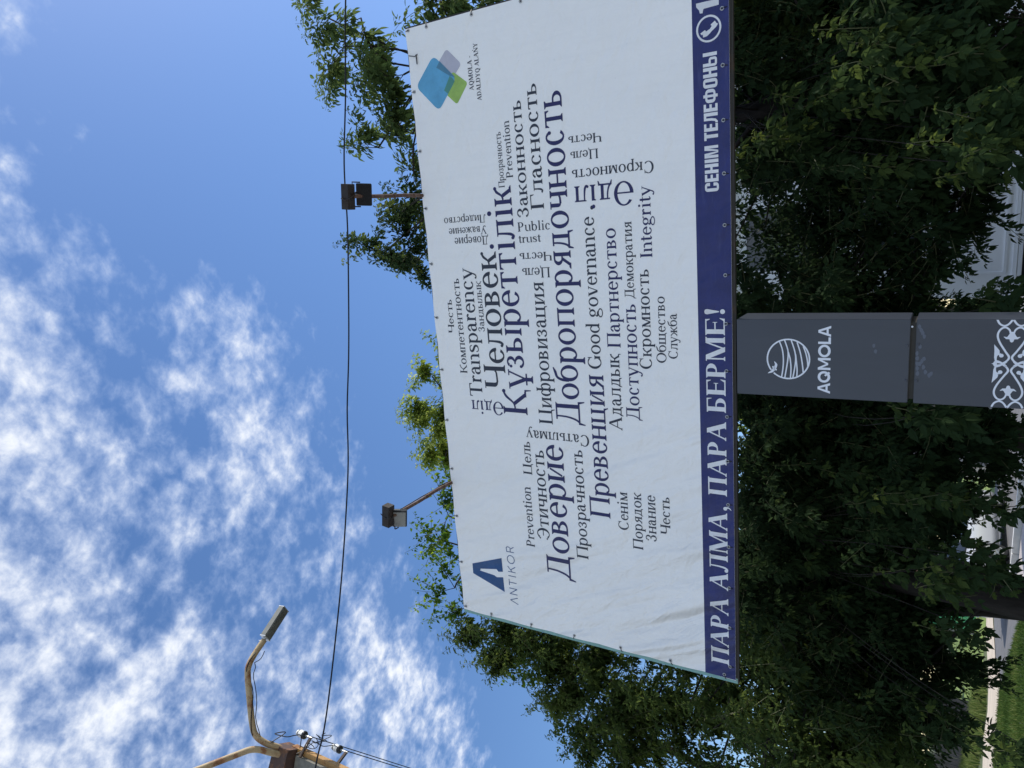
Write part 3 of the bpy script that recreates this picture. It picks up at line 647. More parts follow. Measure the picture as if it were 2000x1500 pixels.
Q += [[(-1.0207, 1.3484), (-1.0602, 1.3172), (-1.0759, 1.3142), (-1.1024, 1.3275), (-1.1338, 1.3302), (-1.1134, 1.3439), (-1.0661, 1.3445)]]
Q += curve([(-1.1397, 1.3298), (-1.1125, 1.3364), (-1.0908, 1.326), (-1.0855, 1.3073)], [.012, .012, .010, .010], 4) + [[(-1.0965 + .013*math.cos(i*.5236), 1.3044 + .013*math.sin(i*.5236)) for i in range(12)]]
Q += curve([(-1.153, 1.3375), (-1.1385, 1.3275), (-1.149, 1.297), (-1.1689, 1.2726)], [.022, .020, .012, .011], 4) + [[(-1.153, 1.358), (-1.146, 1.338), (-1.153, 1.325)]]
orn = []
for fx in (0, 1):
    for fz in (0, 1): orn += [[(2*UM - x if fx else x, 2*ZM - z if fz else z) for x, z in kk] for kk in Q]
pflat('pylon_ornament', [[(min(max(x, PX0 + .002), PX1 - .002), z) for x, z in kk] for kk in orn], m_pylW)['label'] = 'white scroll ornament band'
random.seed(8); sc = []
for cx, cz, n_, dx, dz in ((-1.0445, 2.0692, 1, 0, 0), (-1.0866, 2.0565, 1, 0, 0), (-.905, 1.787, 4, -.022, -.010), (-1.095, 1.795, 5, -.036, -.002), (-1.17, 1.775, 3, .02, -.012), (-1.192, 1.752, 1, 0, 0), (-1.2273, 1.739, 1, 0, 0), (-1.2485, 1.715, 2, .012, -.012), (-1.045, 1.779, 1, 0, 0)):
    for i in range(n_):
        x, z = cx + dx*i, cz + dz*i
        sc.append([(x + random.uniform(.012, .02)*math.cos(a*.6283), z + random.uniform(.008, .013)*math.sin(a*.6283)) for a in range(10)])
pflat('scuff_marks', sc, m_pylS, .0008)
for x, z in ((-1.0401, 1.8575), (-1.0307, 1.79), (-1.2939, 1.8575), (-1.2915, 1.79)): MB().lathe([(.011, 0), (.011, .003), (.006, .005), (.006, .009)], Vector((x, PY0 - .0005, z)) - O, Matrix.Rotation(R(90), 3, 'X'), 12).build('bolt', m_pyl, bb)
MB().lathe([(.006, 0), (.007, .006), (.003, .01)], Vector((-.906, PY0 + .012, 1.832)) - O, Matrix.Rotation(R(90), 3, 'X'), 10).build('anchor', m_pylW, bb)
# ================================================================ floodlights on arms above the board
m_pipe = rusty('arm_rust', (.17, .11, .08), (.10, .05, .03), .45, .7, 12); m_box = rusty('ballast_rust', (.028, .025, .024), (.026, .017, .012), .5, .75, 14)
m_lampb = M('lamp_black', (.012, .013, .016), .5, 0, .4); m_lampg = M('lamp_grey', (.22, .22, .21), .5).vary(8, .85, 1.1); m_glass = M('lamp_glass', (.30, .31, .31), .2)
def floodlight(label, x, flip, ang):
    L0 = Vector((x, BY + .02, 6.05)); t = thing('floodlight', label, 'floodlight', L0, 0, 'floodlights above the billboard')
    ye = -.955 if not flip else -.945
    a = MB().tube(spline([(0, .03, -.10), (0, .02, -.03), (0, -.06, 0), (.004, -.30, .004), (-.003, -.55, .0), (0, ye, .0)], 3), .0175, 10)
    for yy in (-.12, -.42): a.tube([(0, yy, 0), (0, yy - .03, 0)], .0205, 10)
    a.build('arm', m_pipe, t, True)
    MB().tube([(.012, -.02, .02), (.02, -.16, .022), (.014, -.3, .018), (.016, -.5, .02), (.01, -.8, .02), (.03, -.95, .02)], .005, 6).build('cable', m_black, t)
    rz = Matrix.Rotation(R(ang), 3, 'Y')
    b = MB().box((0, ye - .02, .055), (.215, .085, .085), rz, .003); b.build('ballast_box', m_box, t)
    if not flip:   # back of the housing, finned
        rot = Matrix.Rotation(R(ang), 3, 'Y') @ Matrix.Rotation(R(46), 3, 'X')
        c_ = Vector((.012, -.845, -.012))
        h = MB().box(c_, (.19, .03, .135), rot, .006); ho = h.build('housing', m_lampb, t)
        fn = MB()
        for i in range(17): fn.box(c_ + rot @ Vector((-.088 + i*.011, -.021, 0)), (.003, .014, .125), rot)
        fn.build('cooling_fins', m_lampb, ho)
        MB().box(c_ + rot @ Vector((0, .017, 0)), (.185, .006, .13), rot).build('glass', m_glass, ho)
        for s_ in (-1, 1): MB().tube([c_ + rot @ Vector((s_*.103, 0, .03)), c_ + rot @ Vector((s_*.104, -.0, .10)), (s_*.08, ye + .035, .04)], .006, 6).build('bracket', m_lampb, t)
        MB().tube(spline([(-.01, ye - .07, .09), (-.03, ye - .075, .03), (.0, ye - .03, -.01), (.035, -.93, -.0), (.03, -.89, .02)], 4), .0055, 6).build('lead', m_box, t)
    else:
        rot = Matrix.Rotation(R(ang), 3, 'Y') @ Matrix.Rotation(R(38), 3, 'X') @ Matrix.Rotation(R(-16), 3, 'Z')
        c_ = Vector((-.055, -.87, -.004))
        ho = MB().box(c_, (.205, .045, .135), rot, .005).build('housing', m_lampb, t)
        MB().box(c_ + rot @ Vector((0, -.0245, .004)), (.19, .006, .118), rot, .002).build('face_plate', m_lampg, ho)
        for s_ in (-1, 1):
            MB().tube([c_ + rot @ Vector((s_*.107, 0, 0)), c_ + rot @ Vector((s_*.107, .0, .095)), Vector((s_*.085 - .02, ye + .03, .05))], .008, 6).build('bracket', m_zinc, t)
        MB().tube(spline([(-.09, ye - .02, .06), (-.125, ye + .02, .03), (-.15, -.93, .02), (-.14, -.90, .0)], 4), .006, 6).tube(spline([(.03, ye - .07, .10), (.0, ye - .075, .05), (-.02, ye - .02, .015), (.05, -.93, .0)], 4), .0045, 6).build('lead', m_black, t)
    return t
floodlight('black floodlight showing its finned back, on the arm above the printed words', .3565, False, 7)
floodlight('grey-faced floodlight on the arm above the left part of the board', -2.607, True, 9)
# ================================================================ street lamp on a concrete pole
m_conc = M('pole_concrete', (.20, .19, .165), .9); m_conc.vary(10, .7, 1.2, 8); m_conc.bump(m_conc.noise(60, 4), .5, .004)
m_steel = rusty('lamp_rust', (.44, .33, .19), (.26, .12, .05), .54, .6, 7); m_cap = rusty('cap_rust', (.085, .05, .04), (.20, .09, .04), .56, .7, 9); m_chan = rusty('channel_rust', (.42, .24, .09), (.24, .10, .04), .55, .7, 9)
m_bar = rusty('bar_dark', (.07, .045, .035), (.12, .07, .04), .6, .7, 9); m_porc = M('porcelain', (.80, .80, .78), .15, 0, .6); m_porcd = M('insulator_underside_shade', (.045, .045, .05), .3)
m_lhead = M('lamp_head_grey', (.17, .175, .16), .5).vary(12, .85, 1.15); m_lglass = M('lamp_diffuser', (.14, .145, .135), .35).vary(16, .7, 1.3); m_alu = M('aluminium', (.55, .56, .56), .35, .6)
PB = Vector((-6.09, 4.70, 0)); lp = thing('street_lamp', 'rusty two-armed street lamp on a concrete pole with insulators', 'street lamp', PB, R(22))
inv = Matrix.Rotation(R(-22), 4, 'Z')
def lr_(pts): return [inv @ (Vector(p) - PB) for p in pts]
pm = MB(); 
pm.add([(s_*w_ , q_*d_, z) for z, w_, d_ in ((0, .17, .14), (8.02, .105, .085)) for s_, q_ in ((-1, -1), (1, -1), (1, 1), (-1, 1))], [(0, 1, 2, 3), (4, 5, 6, 7), (0, 1, 5, 4), (1, 2, 6, 5), (2, 3, 7, 6), (3, 0, 4, 7)])
pm.build('pole', m_conc, lp)
MB().box(lr_([(-6.03, 4.63, 8.17)])[0], (.27, .25, .25), Matrix.Rotation(R(8), 3, 'Z'), .004).build('cap_box', m_cap, lp)
MB().box((.152, .0, 7.05), (.03, .085, 2.2), None, .003).box((.134, -.037, 7.05), (.05, .008, 2.2)).build('side_channel', m_chan, lp)
armA = [(-5.95, 4.63, 8.16), (-5.881, 4.60, 8.232), (-5.788, 4.508, 8.322), (-5.69, 4.466, 8.432), (-5.58, 4.493, 8.505), (-5.36, 4.60, 8.635), (-5.14, 4.717, 8.765), (-5.043, 4.775, 8.795), (-4.972, 4.901, 8.829), (-4.878, 5.079, 8.84)]
MB().tube(spline(lr_(armA), 4), .037, 12).build('arm', m_steel, lp, True)
armB = [(-5.96, 4.60, 8.16), (-5.87, 4.49, 8.235), (-5.80, 4.41, 8.315), (-5.769, 4.333, 8.388), (-5.768, 4.22, 8.46), (-5.765, 3.877, 8.653), (-5.749, 3.434, 8.891), (-5.74, 3.2, 8.93)]
MB().tube(spline(lr_(armB), 4), .037, 12).build('arm', m_steel, lp, True)
def head(p0, p1):
    a, b = lr_([p0, p1]); d = (b - a); L = d.length; x = d.normalized(); z = Vector((0, 0, 1)); y = z.cross(x).normalized(); z = x.cross(y)
    m3 = Matrix((x, y, z)).transposed(); c_ = (a + b)/2
    h = MB().box(c_, (L, .125, .085), m3, .006).build('lamp_head', m_lhead, lp)
    MB().box(c_ - z*.045, (L*.9, .105, .008), m3).build('diffuser', m_lglass, h)
    MB().box(a - x*.004, (.012, .128, .09), m3).box(b + x*.004, (.012, .128, .09), m3).build('end_cap', m_alu, h)
    MB().tube([a - x*.12, a - x*.01], .024, 10).tube([a - x*.05 + z*.02, a - x*.05 + z*.07], .006, 6).build('socket', m_alu, h)
head((-4.862, 5.106, 8.848), (-4.676, 5.485, 8.90)); head((-5.738, 3.17, 8.94), (-5.73, 2.72, 8.98))
def insul(ba, bb_, top):
    a, b, i_ = lr_([ba, bb_, top]); MB().tube([a, b], .021, 4).build('cross_bar', m_bar, lp)
    ip = b + Vector((0, 0, .01)); pin = MB().tube([ip - Vector((0, 0, .03)), ip + Vector((0, 0, .10))], .012, 8).build('insulator_pin', m_alu, lp)
    o = MB().lathe([(.03, .085), (.043, .09), (.047, .115), (.044, .12), (.046, .165), (.038, .178), (.03, .18), (.034, .195), (.03, .215), (.012, .222)], ip, None, 20).build('insulator', m_porc, lp, True)
    MB().lathe([(.02, .08), (.045, .082), (.0485, .10), (.047, .112), (.02, .113)], ip, None, 20).build('underside_shade', m_porcd, o, True)  # dark ring painting the shaded underside of the white insulator
    MB().tube([ip + Vector((.034*math.cos(t*.6), .034*math.sin(t*.6), .186)) for t in range(12)], .006, 6).build('tie_wire', m_black, o)
insul((-5.945, 4.65, 7.935), (-5.857, 4.875, 7.975), None or (-5.759, 4.777, 8.006)); insul((-6.05, 4.80, 7.53), (-6.011, 5.018, 7.55), (-5.891, 4.89, 7.589))
w = MB(); random.seed(3)
A = spline(lr_(armA), 4)
w.tube([p + Vector((.042*math.cos(i*.5), .042*math.sin(i*.5), -.02)) for i, p in enumerate(A[6:-2])], .006, 5)
w.tube([p + Vector((.046*math.cos(i*.33 + 2), .03, -.045 - .05*abs(math.sin(i*.55)))) for i, p in enumerate(A[12:-2])], .005, 5)
w.tube(spline([A[8] + Vector((.0, 0, -.03)), A[6] + Vector((.15, .1, -.08))] + lr_([(-5.70, 4.60, 8.26), (-5.74, 4.66, 8.13), (-5.77, 4.74, 8.10), (-5.80, 4.80, 8.05), (-5.90, 4.72, 8.0)]), 5), .006, 5)
for q_ in range(4):
    c0 = lr_([(-5.885 + random.uniform(-.03, .03) + q_*.012, 4.80 + q_*.055, 7.90 - q_*.035 + random.uniform(-.03, .03))])[0]; r_ = random.uniform(.05, .09)
    w.tube([c0 + Vector((.03*math.sin(t) + .012*t - .03, r_*math.cos(t + q_) + .006*t, r_*.9*math.sin(t + q_))) for t in [k_*.45 for k_ in range(16)]], .0048, 5)
w.tube(spline(lr_([(-5.93, 4.66, 8.0), (-5.90, 4.74, 7.93), (-5.86, 4.84, 7.88), (-5.93, 4.9, 7.80), (-5.94, 4.98, 7.70), (-5.99, 5.0, 7.66)]), 5), .005, 5)
w.build('loose_wiring', m_black, lp)
# overhead lines
m_cable = M('cable_black', (.008, .010, .016), .6)
def line(name, label, pts, r, n=4):
    b = Vector(pts[0]); tag(MB().tube(rel(spline(pts, n), b), r, 6).build(name, m_cable, None, True), label, 'cable').location = b
line('overhead_cable', 'thick black cable sagging across the sky past the floodlight', [(4.6, 6.2, 6.9), (2.912, 6.567, 7.506), (2.329, 6.637, 7.684), (1.695, 6.687, 7.837), (1.015, 6.688, 7.982), (.628, 6.687, 8.033), (.106, 6.678, 8.072), (-.842, 6.577, 8.121), (-1.482, 6.462, 8.122), (-2.115, 6.303, 8.103), (-2.739, 6.135, 8.031), (-3.335, 5.914, 7.956), (-4.059, 5.58, 7.835), (-4.669, 5.236, 7.705), (-5.218, 4.875, 7.558), (-5.507, 4.653, 7.475), (-5.806, 4.382, 7.394), (-7.3, 3.2, 6.98)], .0102)
D_ = Vector((-.727, .687, 0))
for (p, lab) in (((-5.857, 4.875, 8.165), 'thin line leaving the upper white insulator of the street lamp'), ((-6.011, 5.018, 7.74), 'thin line leaving the lower white insulator of the street lamp')):
    p = Vector(p); line('overhead_wire', lab, [tuple(p + D_*t + Vector((0, 0, -.0012*t*(26 - t)))) for t in (0, 3, 6, 10, 15, 20, 26)], .0062)
# ================================================================ ground
def sheet(name, poly, z, m):
    me = bpy.data.meshes.new(name); me.from_pydata([(x, y, z) for x, y in poly], [], [list(range(len(poly)))])
    o = bpy.data.objects.new(name, me); col.objects.link(o); me.materials.append(getattr(m, "m", m))
    if me.polygons[0].normal.z < 0: me.flip_normals()
    return tag(o, kind='structure')
m_pave = M('pavement_concrete', (.30, .30, .30), .9).vary(1.5, .85, 1.12); m_lawn = M('lawn_soil', (.045, .07, .022), .95).vary(.8, .7, 1.35)
m_asph = M('asphalt', (.13, .127, .13), .9).vary(3, .85, 1.15); m_sand = M('sand', (.50, .42, .33), .95)
m_sand.color(m_sand.mix(m_sand.ramp(m_sand.noise(.9, 6, .6, (.5, 3, 1)), (.45, 0), (.7, .55)), (.52, .44, .35), (.30, .25, .20)))
m_mead = M('meadow', (.16, .22, .05), .95).vary(1.2, .7, 1.3)
sheet('ground', [(-400, -400), (400, -400), (400, 500), (-400, 500)], 0, M('rough_grassland', (.10, .12, .05), .95).vary(.05, .7, 1.2))
sheet('pavement', [(-40, -40), (40, -40), (40, 7.15), (-40, 7.15)], .006, m_pave)
sheet('meadow', [(-190, 24), (60, 30), (60, 160), (-190, 160)], .004, m_mead)
LAWN = [(-34, 7.2), (2.4, 7.2), (2.4, 12.5), (-6.2, 14.6), (-9.16, 17.17), (-9.99, 17.86), (-11.86, 19.59), (-13.0, 20.5), (-14.35, 20.56), (-15.4, 20.46), (-34, 20.2)]
sheet('lawn', LAWN, .008, m_lawn)
sheet('road', [(-13.0, 20.56), (-9.0, 17.2), (-6.2, 14.7), (2.4, 12.6), (30, 11), (30, 20), (2, 21), (-4, 26), (-12.5, 29.5), (-13.41, 22.72), (-12.75, 21.51)], .012, m_asph)
sheet('sandy_path', [(-34, 20.3), (-15.4, 20.56), (-14.35, 20.66), (-13.1, 20.66), (-12.85, 21.5), (-13.5, 22.72), (-12.9, 31), (-15.4, 27.5), (-15.46, 24.71), (-16.22, 24.17), (-17.8, 25.04), (-18.55, 24.47), (-34, 26)], .016, m_sand)
def mesh_np(name, V, faces, m, parent=None, attr=None):
    """many equal polygons at once: V (n,3), faces (k,s)"""
    me = bpy.data.meshes.new(name); k, s = faces.shape
    me.vertices.add(len(V)); me.vertices.foreach_set('co', np.ascontiguousarray(V, dtype=np.float32).ravel())
    me.loops.add(k*s); me.loops.foreach_set('vertex_index', faces.astype(np.int32).ravel())
    me.polygons.add(k); me.polygons.foreach_set('loop_start', np.arange(0, k*s, s, dtype=np.int32)); me.polygons.foreach_set('loop_total', np.full(k, s, dtype=np.int32))
    if attr is not None:
        a = me.attributes.new('tint', 'FLOAT', 'FACE'); a.data.foreach_set('value', attr.astype(np.float32))
    me.update(calc_edges=True); me.materials.append(getattr(m, "m", m))
    o = bpy.data.objects.new(name, me); col.objects.link(o); o.parent = parent
    return o
def leafmat(name, stops, trans=.35, rough=.8):
    k = M(name, stops[0][1], rough, 0, .05)
    at_ = k.n('ShaderNodeAttribute', attribute_name='tint')
    c_ = k.ramp(at_.outputs['Fac'], *stops); k.color(c_)
    tr = k.n('ShaderNodeBsdfTranslucent'); hs = k.n('ShaderNodeHueSaturation'); hs.inputs['Hue'].default_value = .475; hs.inputs['Saturation'].default_value = 1.1; hs.inputs['Value'].default_value = 2.0; k.l(c_, hs.inputs['Color']); k.l(hs.outputs[0], tr.inputs[0])
    mxs = k.n('ShaderNodeMixShader'); mxs.inputs[0].default_value = trans; k.l(k.b.outputs[0], mxs.inputs[1]); k.l(tr.outputs[0], mxs.inputs[2])
    k.l(mxs.outputs[0], k.t.nodes['Material Output'].inputs[0]); return k.m
m_grass = leafmat('grass', [(0, (.04, .075, .02)), (.6, (.07, .12, .03)), (1, (.20, .22, .08))], .25)
rng = np.random.default_rng(11)
def blades(name, label, xs, ys, h, w, tint):
    n = len(xs); a = rng.uniform(0, 6.283, n); hh = h*rng.uniform(.5, 1.3, n); lean = rng.uniform(-.5, .5, (n, 2))*hh[:, None]
    p = np.stack([xs, ys, np.full(n, .01)], 1); s_ = np.stack([np.cos(a), np.sin(a), np.zeros(n)], 1)*w
    tip = p + np.concatenate([lean, hh[:, None]], 1)
    V = np.stack([p - s_, p + s_, tip], 1).reshape(-1, 3); o = mesh_np(name, V, np.arange(3*n).reshape(n, 3), m_grass, None, tint)
    return tag(o, label, 'grass', kind='stuff')
n = 60000; gx = rng.uniform(-22, -7, n); gy = rng.uniform(12.5, 20.6, n)
ok = (gy < 20.5 - np.clip((gx + 13)*.85, 0, 9)*1.0) ; gx, gy = gx[ok], gy[ok]
blades('grass', 'short green lawn grass beside the sandy path', gx, gy, .085, .012, np.clip(rng.normal(.36, .2, len(gx)) + .28*np.sin(gx*1.1 + 2*np.sin(gy*.9)) + .5*(rng.random(len(gx)) > .96), 0, 1))
n = 9000; t = rng.uniform(0, 1, n); gx = -26 + 9.5*t + rng.normal(0, .35, n); gy = 30.2 - 5.2*t*1.0 + rng.normal(0, .45, n) + (gx < -21)*1.5
blades('tall_grass', 'strip of tall dry grass along the dark wooden fence', gx, gy + .6, .38, .02, np.clip(rng.normal(.75, .2, n), 0, 1))
# kerb beside the road
m_kerb = M('kerb_concrete', (.62, .61, .59), .85).vary(5, .85, 1.1)
kb = MB(); random.seed(2)
kp = [(-9.05, 18.86), (-8.27, 18.77), (-7.2, 18.60), (-6.2, 18.45), (-5.2, 18.3), (-4.2, 18.15)]
KB = Vector((-6.6, 18.5, 0))
for a, b in zip(kp, kp[1:]):
    a, b = Vector((*a, .07)), Vector((*b, .07)); d = b - a
    kb.box((a + b)/2 - KB, (d.length - .012, .16, .16), Matrix.Rotation(math.atan2(d.y, d.x), 3, 'Z'), .012)
tag(kb.build('kerb', m_kerb), 'pale concrete kerb at the edge of the road by the parked car', 'kerb').location = KB
sheet('side_walk', [(-9.0, 18.74), (-4.2, 18.03), (-4.2, 15.2), (-6.2, 15.2), (-8.9, 17.4)], .014, M('side_paving', (.40, .36, .35), .9).vary(4, .8, 1.1).m)
# ================================================================ fences
m_wood = M('weathered_wood', (.060, .056, .058), .9); m_wood.vary(7, .55, 1.5, 8, (6, 6, .5)); m_wire = M('wire_green', (.05, .09, .035), .6)
def fence_wood(a, b, h, label):
    a, b = Vector((*a, 0)), Vector((*b, 0)); d = b - a; L = d.length; t = thing('wooden_fence', label, 'fence', a, math.atan2(d.y, d.x))
    pk = MB(); random.seed(5); x = 0
    while x < L:
        w_ = random.uniform(.07, .11); hh = h*random.uniform(.93, 1.06); pk.box((x + w_/2, random.uniform(-.008, .008), hh/2), (w_, .022, hh), Matrix.Rotation(random.uniform(-.015, .015), 3, 'Y')); x += w_ + random.uniform(.012, .05)
    pk.build('pickets', m_wood, t)
    for z in (h*.25, h*.78): MB().box((L/2, .04, z), (L, .05, .08)).build('rail', m_wood, t)
    x = 0
    while x <= L: MB().box((x, .09, h*.5), (.10, .10, h*1.0)).build('post', m_wood, t); x += 2.4
fence_wood((-30, 35.4), (-18.14, 27.41), 1.35, 'dark weathered picket fence beside the sandy path')
def fence_wire(P, h, label):
    b = Vector((*P[0], 0)); t = thing('wire_fence', label, 'fence', b); Q_ = [Vector((*p, 0)) - b for p in P]; net = MB()
    for p, q_ in zip(Q_, Q_[1:]):
        d = q_ - p; L = d.length; n_ = int(L/.14)
        for i in range(n_):
            u = p + d*(i/n_); v = p + d*min(1, (i + 9)/n_) ; net.tube([u + Vector((0, 0, .05)), v + Vector((0, 0, h))], .0045, 3, False); net.tube([v + Vector((0, 0, .05)), u + Vector((0, 0, h))], .0045, 3, False)
        for z in (h*.45, h): MB().tube([p + Vector((0, 0, z)), q_ + Vector((0, 0, z))], .022, 6).build('rail', m_wire, t)
        for i in range(int(L/2.2) + 1): MB().tube([p + d*(i*2.2/L), p + d*(i*2.2/L) + Vector((0, 0, h + .05))], .03, 8).build('post', m_wire, t)
    net.build('mesh_panel', m_wire, t)
fence_wire([(-18.0, 27.3), (-17.3, 30.2), (-11.5, 35.5)], 1.45, 'green chain-link fence in front of the bright meadow')
# ================================================================ buildings
m_wwall = M('white_render', (.86, .87, .90), .85).vary(1.6, .92, 1.03); m_plinth = M('dark_plinth', (.035, .036, .042), .9).vary(3, .8, 1.2); m_rail = M('rail_grey', (.16, .16, .17), .6); m_win = M('window_glass', (.05, .06, .07), .08, 0, .6); m_trim = M('white_trim', (.80, .81, .84), .7)
WB = Vector((2.6, 17.0, 0)); wbd = thing('white_house', 'white rendered house with panelled front and dark plinth behind the trees', 'house', WB)
x0, x1 = -4.72, 5.4
MB().box(((x0+x1)/2, 2.0, 3.3), (x1-x0, 4.4, 5.6)).build('wall', m_wwall, wbd)
MB().box(((x0+x1)/2, 2.05, .25), (x1-x0-.3, 4.2, .5)).build('plinth', m_plinth, wbd)
mo = MB()
for z, dd in ((.54, .10), (.62, .06), (3.45, .07), (6.12, .16)): mo.box(((x0+x1)/2, -.2 - dd/2, z), (x1-x0 + .1, dd, .06))
mo.build('moulding', m_trim, wbd)
for i in range(4):
    cx_ = x0 + 1.35 + i*2.35
    if i != 1:
        fr = MB()
        for a_, b_ in (((cx_ - .85, -.215, 1.35), (.05, .03, 1.2)), ((cx_ + .85, -.215, 1.35), (.05, .03, 1.2)), ((cx_, -.215, .77), (1.65, .03, .05)), ((cx_, -.215, 1.93), (1.65, .03, .05))): fr.box(a_, b_)
        fr.build('panel_moulding', m_trim, wbd)
    MB().box((cx_, -.203, 2.75 if i != 1 else 2.2), (1.3, .012, 1.15)).build('window', m_win, wbd)
    MB().box((cx_, -.203, 5.0), (1.3, .012, 1.3)).build('window', m_win, wbd)
for cx_, zz_ in ((x0 + 3.7, 1.35), (x0 + 6.1, 1.5)):
    gr = MB()
    for i in range(6): gr.tube([(cx_ - .6 + i*.24, -.24, zz_ - .5), (cx_ - .6 + i*.24, -.24, zz_ + .45)], .014, 6)
    for z in (-.42, 0, .38): gr.tube([(cx_ - .65, -.24, zz_ + z), (cx_ + .65, -.24, zz_ + z)], .014, 6)
    gr.build('window_grille', m_rail, wbd)
MB().prism([(x0 - .4, 6.1), (x1 + .4, 6.1), (x1 - .6, 7.6), (x0 + .6, 7.6)], -.5, 4.6).build('roof', M('roof_sheet', (.20, .10, .08), .6).m, wbd)
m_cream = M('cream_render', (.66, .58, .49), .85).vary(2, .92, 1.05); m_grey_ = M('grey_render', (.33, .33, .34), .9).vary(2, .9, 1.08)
GB = Vector((-8.0, 28.5, 0)); gh = thing('low_house', 'low grey house with a sunlit cream corner beyond the road', 'house', GB, R(-18))
MB().box((0, 2, 1.0), (4.2, 4, 2.0)).build('wall', m_grey_, gh)
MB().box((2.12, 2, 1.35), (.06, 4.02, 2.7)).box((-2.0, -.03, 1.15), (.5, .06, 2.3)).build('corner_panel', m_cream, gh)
MB().box((-.6, -.01, 1.2), (.9, .03, .9)).build('window', m_win, gh)
MB().add([(-2.5, -.5, 2.0), (2.5, -.5, 2.0), (2.5, 4.5, 2.0), (-2.5, 4.5, 2.0), (-2.5, 2, 3.2), (2.5, 2, 3.2)], [(0, 1, 5, 4), (2, 3, 4, 5), (1, 2, 5), (0, 4, 3), (0, 3, 2, 1)]).build('roof', m_plinth, gh)
CB = Vector((-43, 78, 0)); ch = thing('cream_house', 'cream walled house far beyond the chain-link fence', 'house', CB, R(20))
MB().box((0, 3, 1.5), (9, 6, 3)).build('wall', m_cream, ch)
MB().add([(-5, -.5, 3), (5, -.5, 3), (5, 6.5, 3), (-5, 6.5, 3), (-5, 3, 5.2), (5, 3, 5.2)], [(0, 1, 5, 4), (2, 3, 4, 5), (1, 2, 5), (0, 4, 3), (0, 3, 2, 1)]).build('roof', M('roof_brown', (.22, .12, .09), .7).m, ch)
for x in (-2.5, 2.5): MB().box((x, -.01, 1.6), (1.2, .04, 1.2)).build('window', m_win, ch)
GG = Vector((-17.6, 31.4, 0)); gg = thing('sheet_gate', 'bright green sheet-metal gate behind the chain-link fence', 'gate', GG, R(40))
ms_ = M('gate_green', (.08, .42, .20), .5).vary(3, .85, 1.15).m
for s_ in (0, 1):
    lf = MB(); 
    for i in range(9): lf.box((s_*1.5 + .08 + i*.16, (i % 2)*.015, 1.0), (.15, .02, 1.7))
    lf.build('gate_leaf', ms_, gg)
for x in (-.06, 1.47, 3.0): MB().box((x, 0, .95), (.08, .08, 1.9)).build('post', m_rail, gg)
# ================================================================ parked car
m_car = M('car_silver', (.42, .43, .45), .25, 0, .5); m_tyre = M('tyre', (.014, .014, .015), .85); m_rim = M('rim_alloy', (.50, .50, .52), .3, .8); m_cglass = M('car_glass', (.02, .024, .028), .06, 0, .7); m_head = M('headlight', (.55, .58, .62), .1, 0, .7); m_plate = M('plate_white', (.72, .74, .78), .4); m_trimk = M('trim_black', (.014, .014, .015), .55)
car = thing('parked_car', 'pale silver parked car with alloy wheels half hidden by leaves beside the road', 'car', (-10.0, 22.5, .012), math.atan2(-.99, -.15))
def loft(rows):
    """rows of equal-length cross-sections -> (V, F)"""
    n_ = len(rows[0]); V = [p for r in rows for p in r]; F = []
    for i in range(len(rows) - 1):
        for k_ in range(n_ - 1): F.append((i*n_ + k_, i*n_ + k_ + 1, (i+1)*n_ + k_ + 1, (i+1)*n_ + k_))
    F += [tuple(range(n_))[::-1], tuple(range((len(rows)-1)*n_, len(rows)*n_))]
    return V, F
def sect(x, w, zb, zs, zt, r):   # lower body ring, open at the wheel sills
    P = [(x, -w*.94, zb), (x, -w, zb + .18), (x, -w, zs - .10), (x, -w*.96, zs), (x, -w*.80, zt - r), (x, -w*.35, zt), (x, w*.35, zt), (x, w*.80, zt - r), (x, w*.96, zs), (x, w, zs - .10), (x, w, zb + .18), (x, w*.94, zb), (x, -w*.94, zb)]
    return P
body = [(-2.18, .62, .38, .68, .80, .03), (-2.1, .80, .26, .80, .98, .04), (-1.6, .87, .22, .88, .99, .03), (-.8, .88, .20, .90, .96, .02), (.5, .88, .20, .90, .96, .02), (1.0, .87, .21, .86, .97, .03), (1.6, .85, .22, .80, .90, .04), (1.98, .80, .25, .70, .80, .05), (2.14, .66, .32, .60, .68, .04)]
V, F = loft([sect(*b) for b in body]); cb = MB().add(V, F).build('body', m_car, car, True)
cabs = [(-1.75, .70, .98, .70), (-1.15, .76, 1.38, .60), (-.4, .78, 1.47, .60), (.25, .77, 1.44, .59), (1.05, .74, .98, .72)]
V, F = loft([[(x, -w, .93), (x, -wt_, zt - .06 if zt > 1 else .96), (x, -wt_*.8, zt), (x, wt_*.8, zt), (x, wt_, zt - .06 if zt > 1 else .96), (x, w, .93), (x, -w, .93)] for x, w, zt, wt_ in cabs]); MB().add(V, F).build('windows', m_cglass, car)
rf = MB(); V, F = loft([[(x, -w_, z), (x, -w_*.7, z + .035), (x, w_*.7, z + .035), (x, w_, z), (x, -w_, z)] for x, w_, z in ((-1.25, .60, 1.345), (-.9, .62, 1.43), (-.4, .63, 1.47), (.1, .62, 1.455), (.32, .58, 1.40))]); rf.add(V, F)
for s_ in (-1, 1):
    rf.tube([(1.0, s_*.75, .96), (.3, s_*.61, 1.41)], .035, 6).tube([(-1.7, s_*.71, .97), (-1.2, s_*.60, 1.36)], .05, 6).tube([(-.35, s_*.80, .95), (-.38, s_*.625, 1.44)], .03, 6)
rf.build('roof', m_car, car)
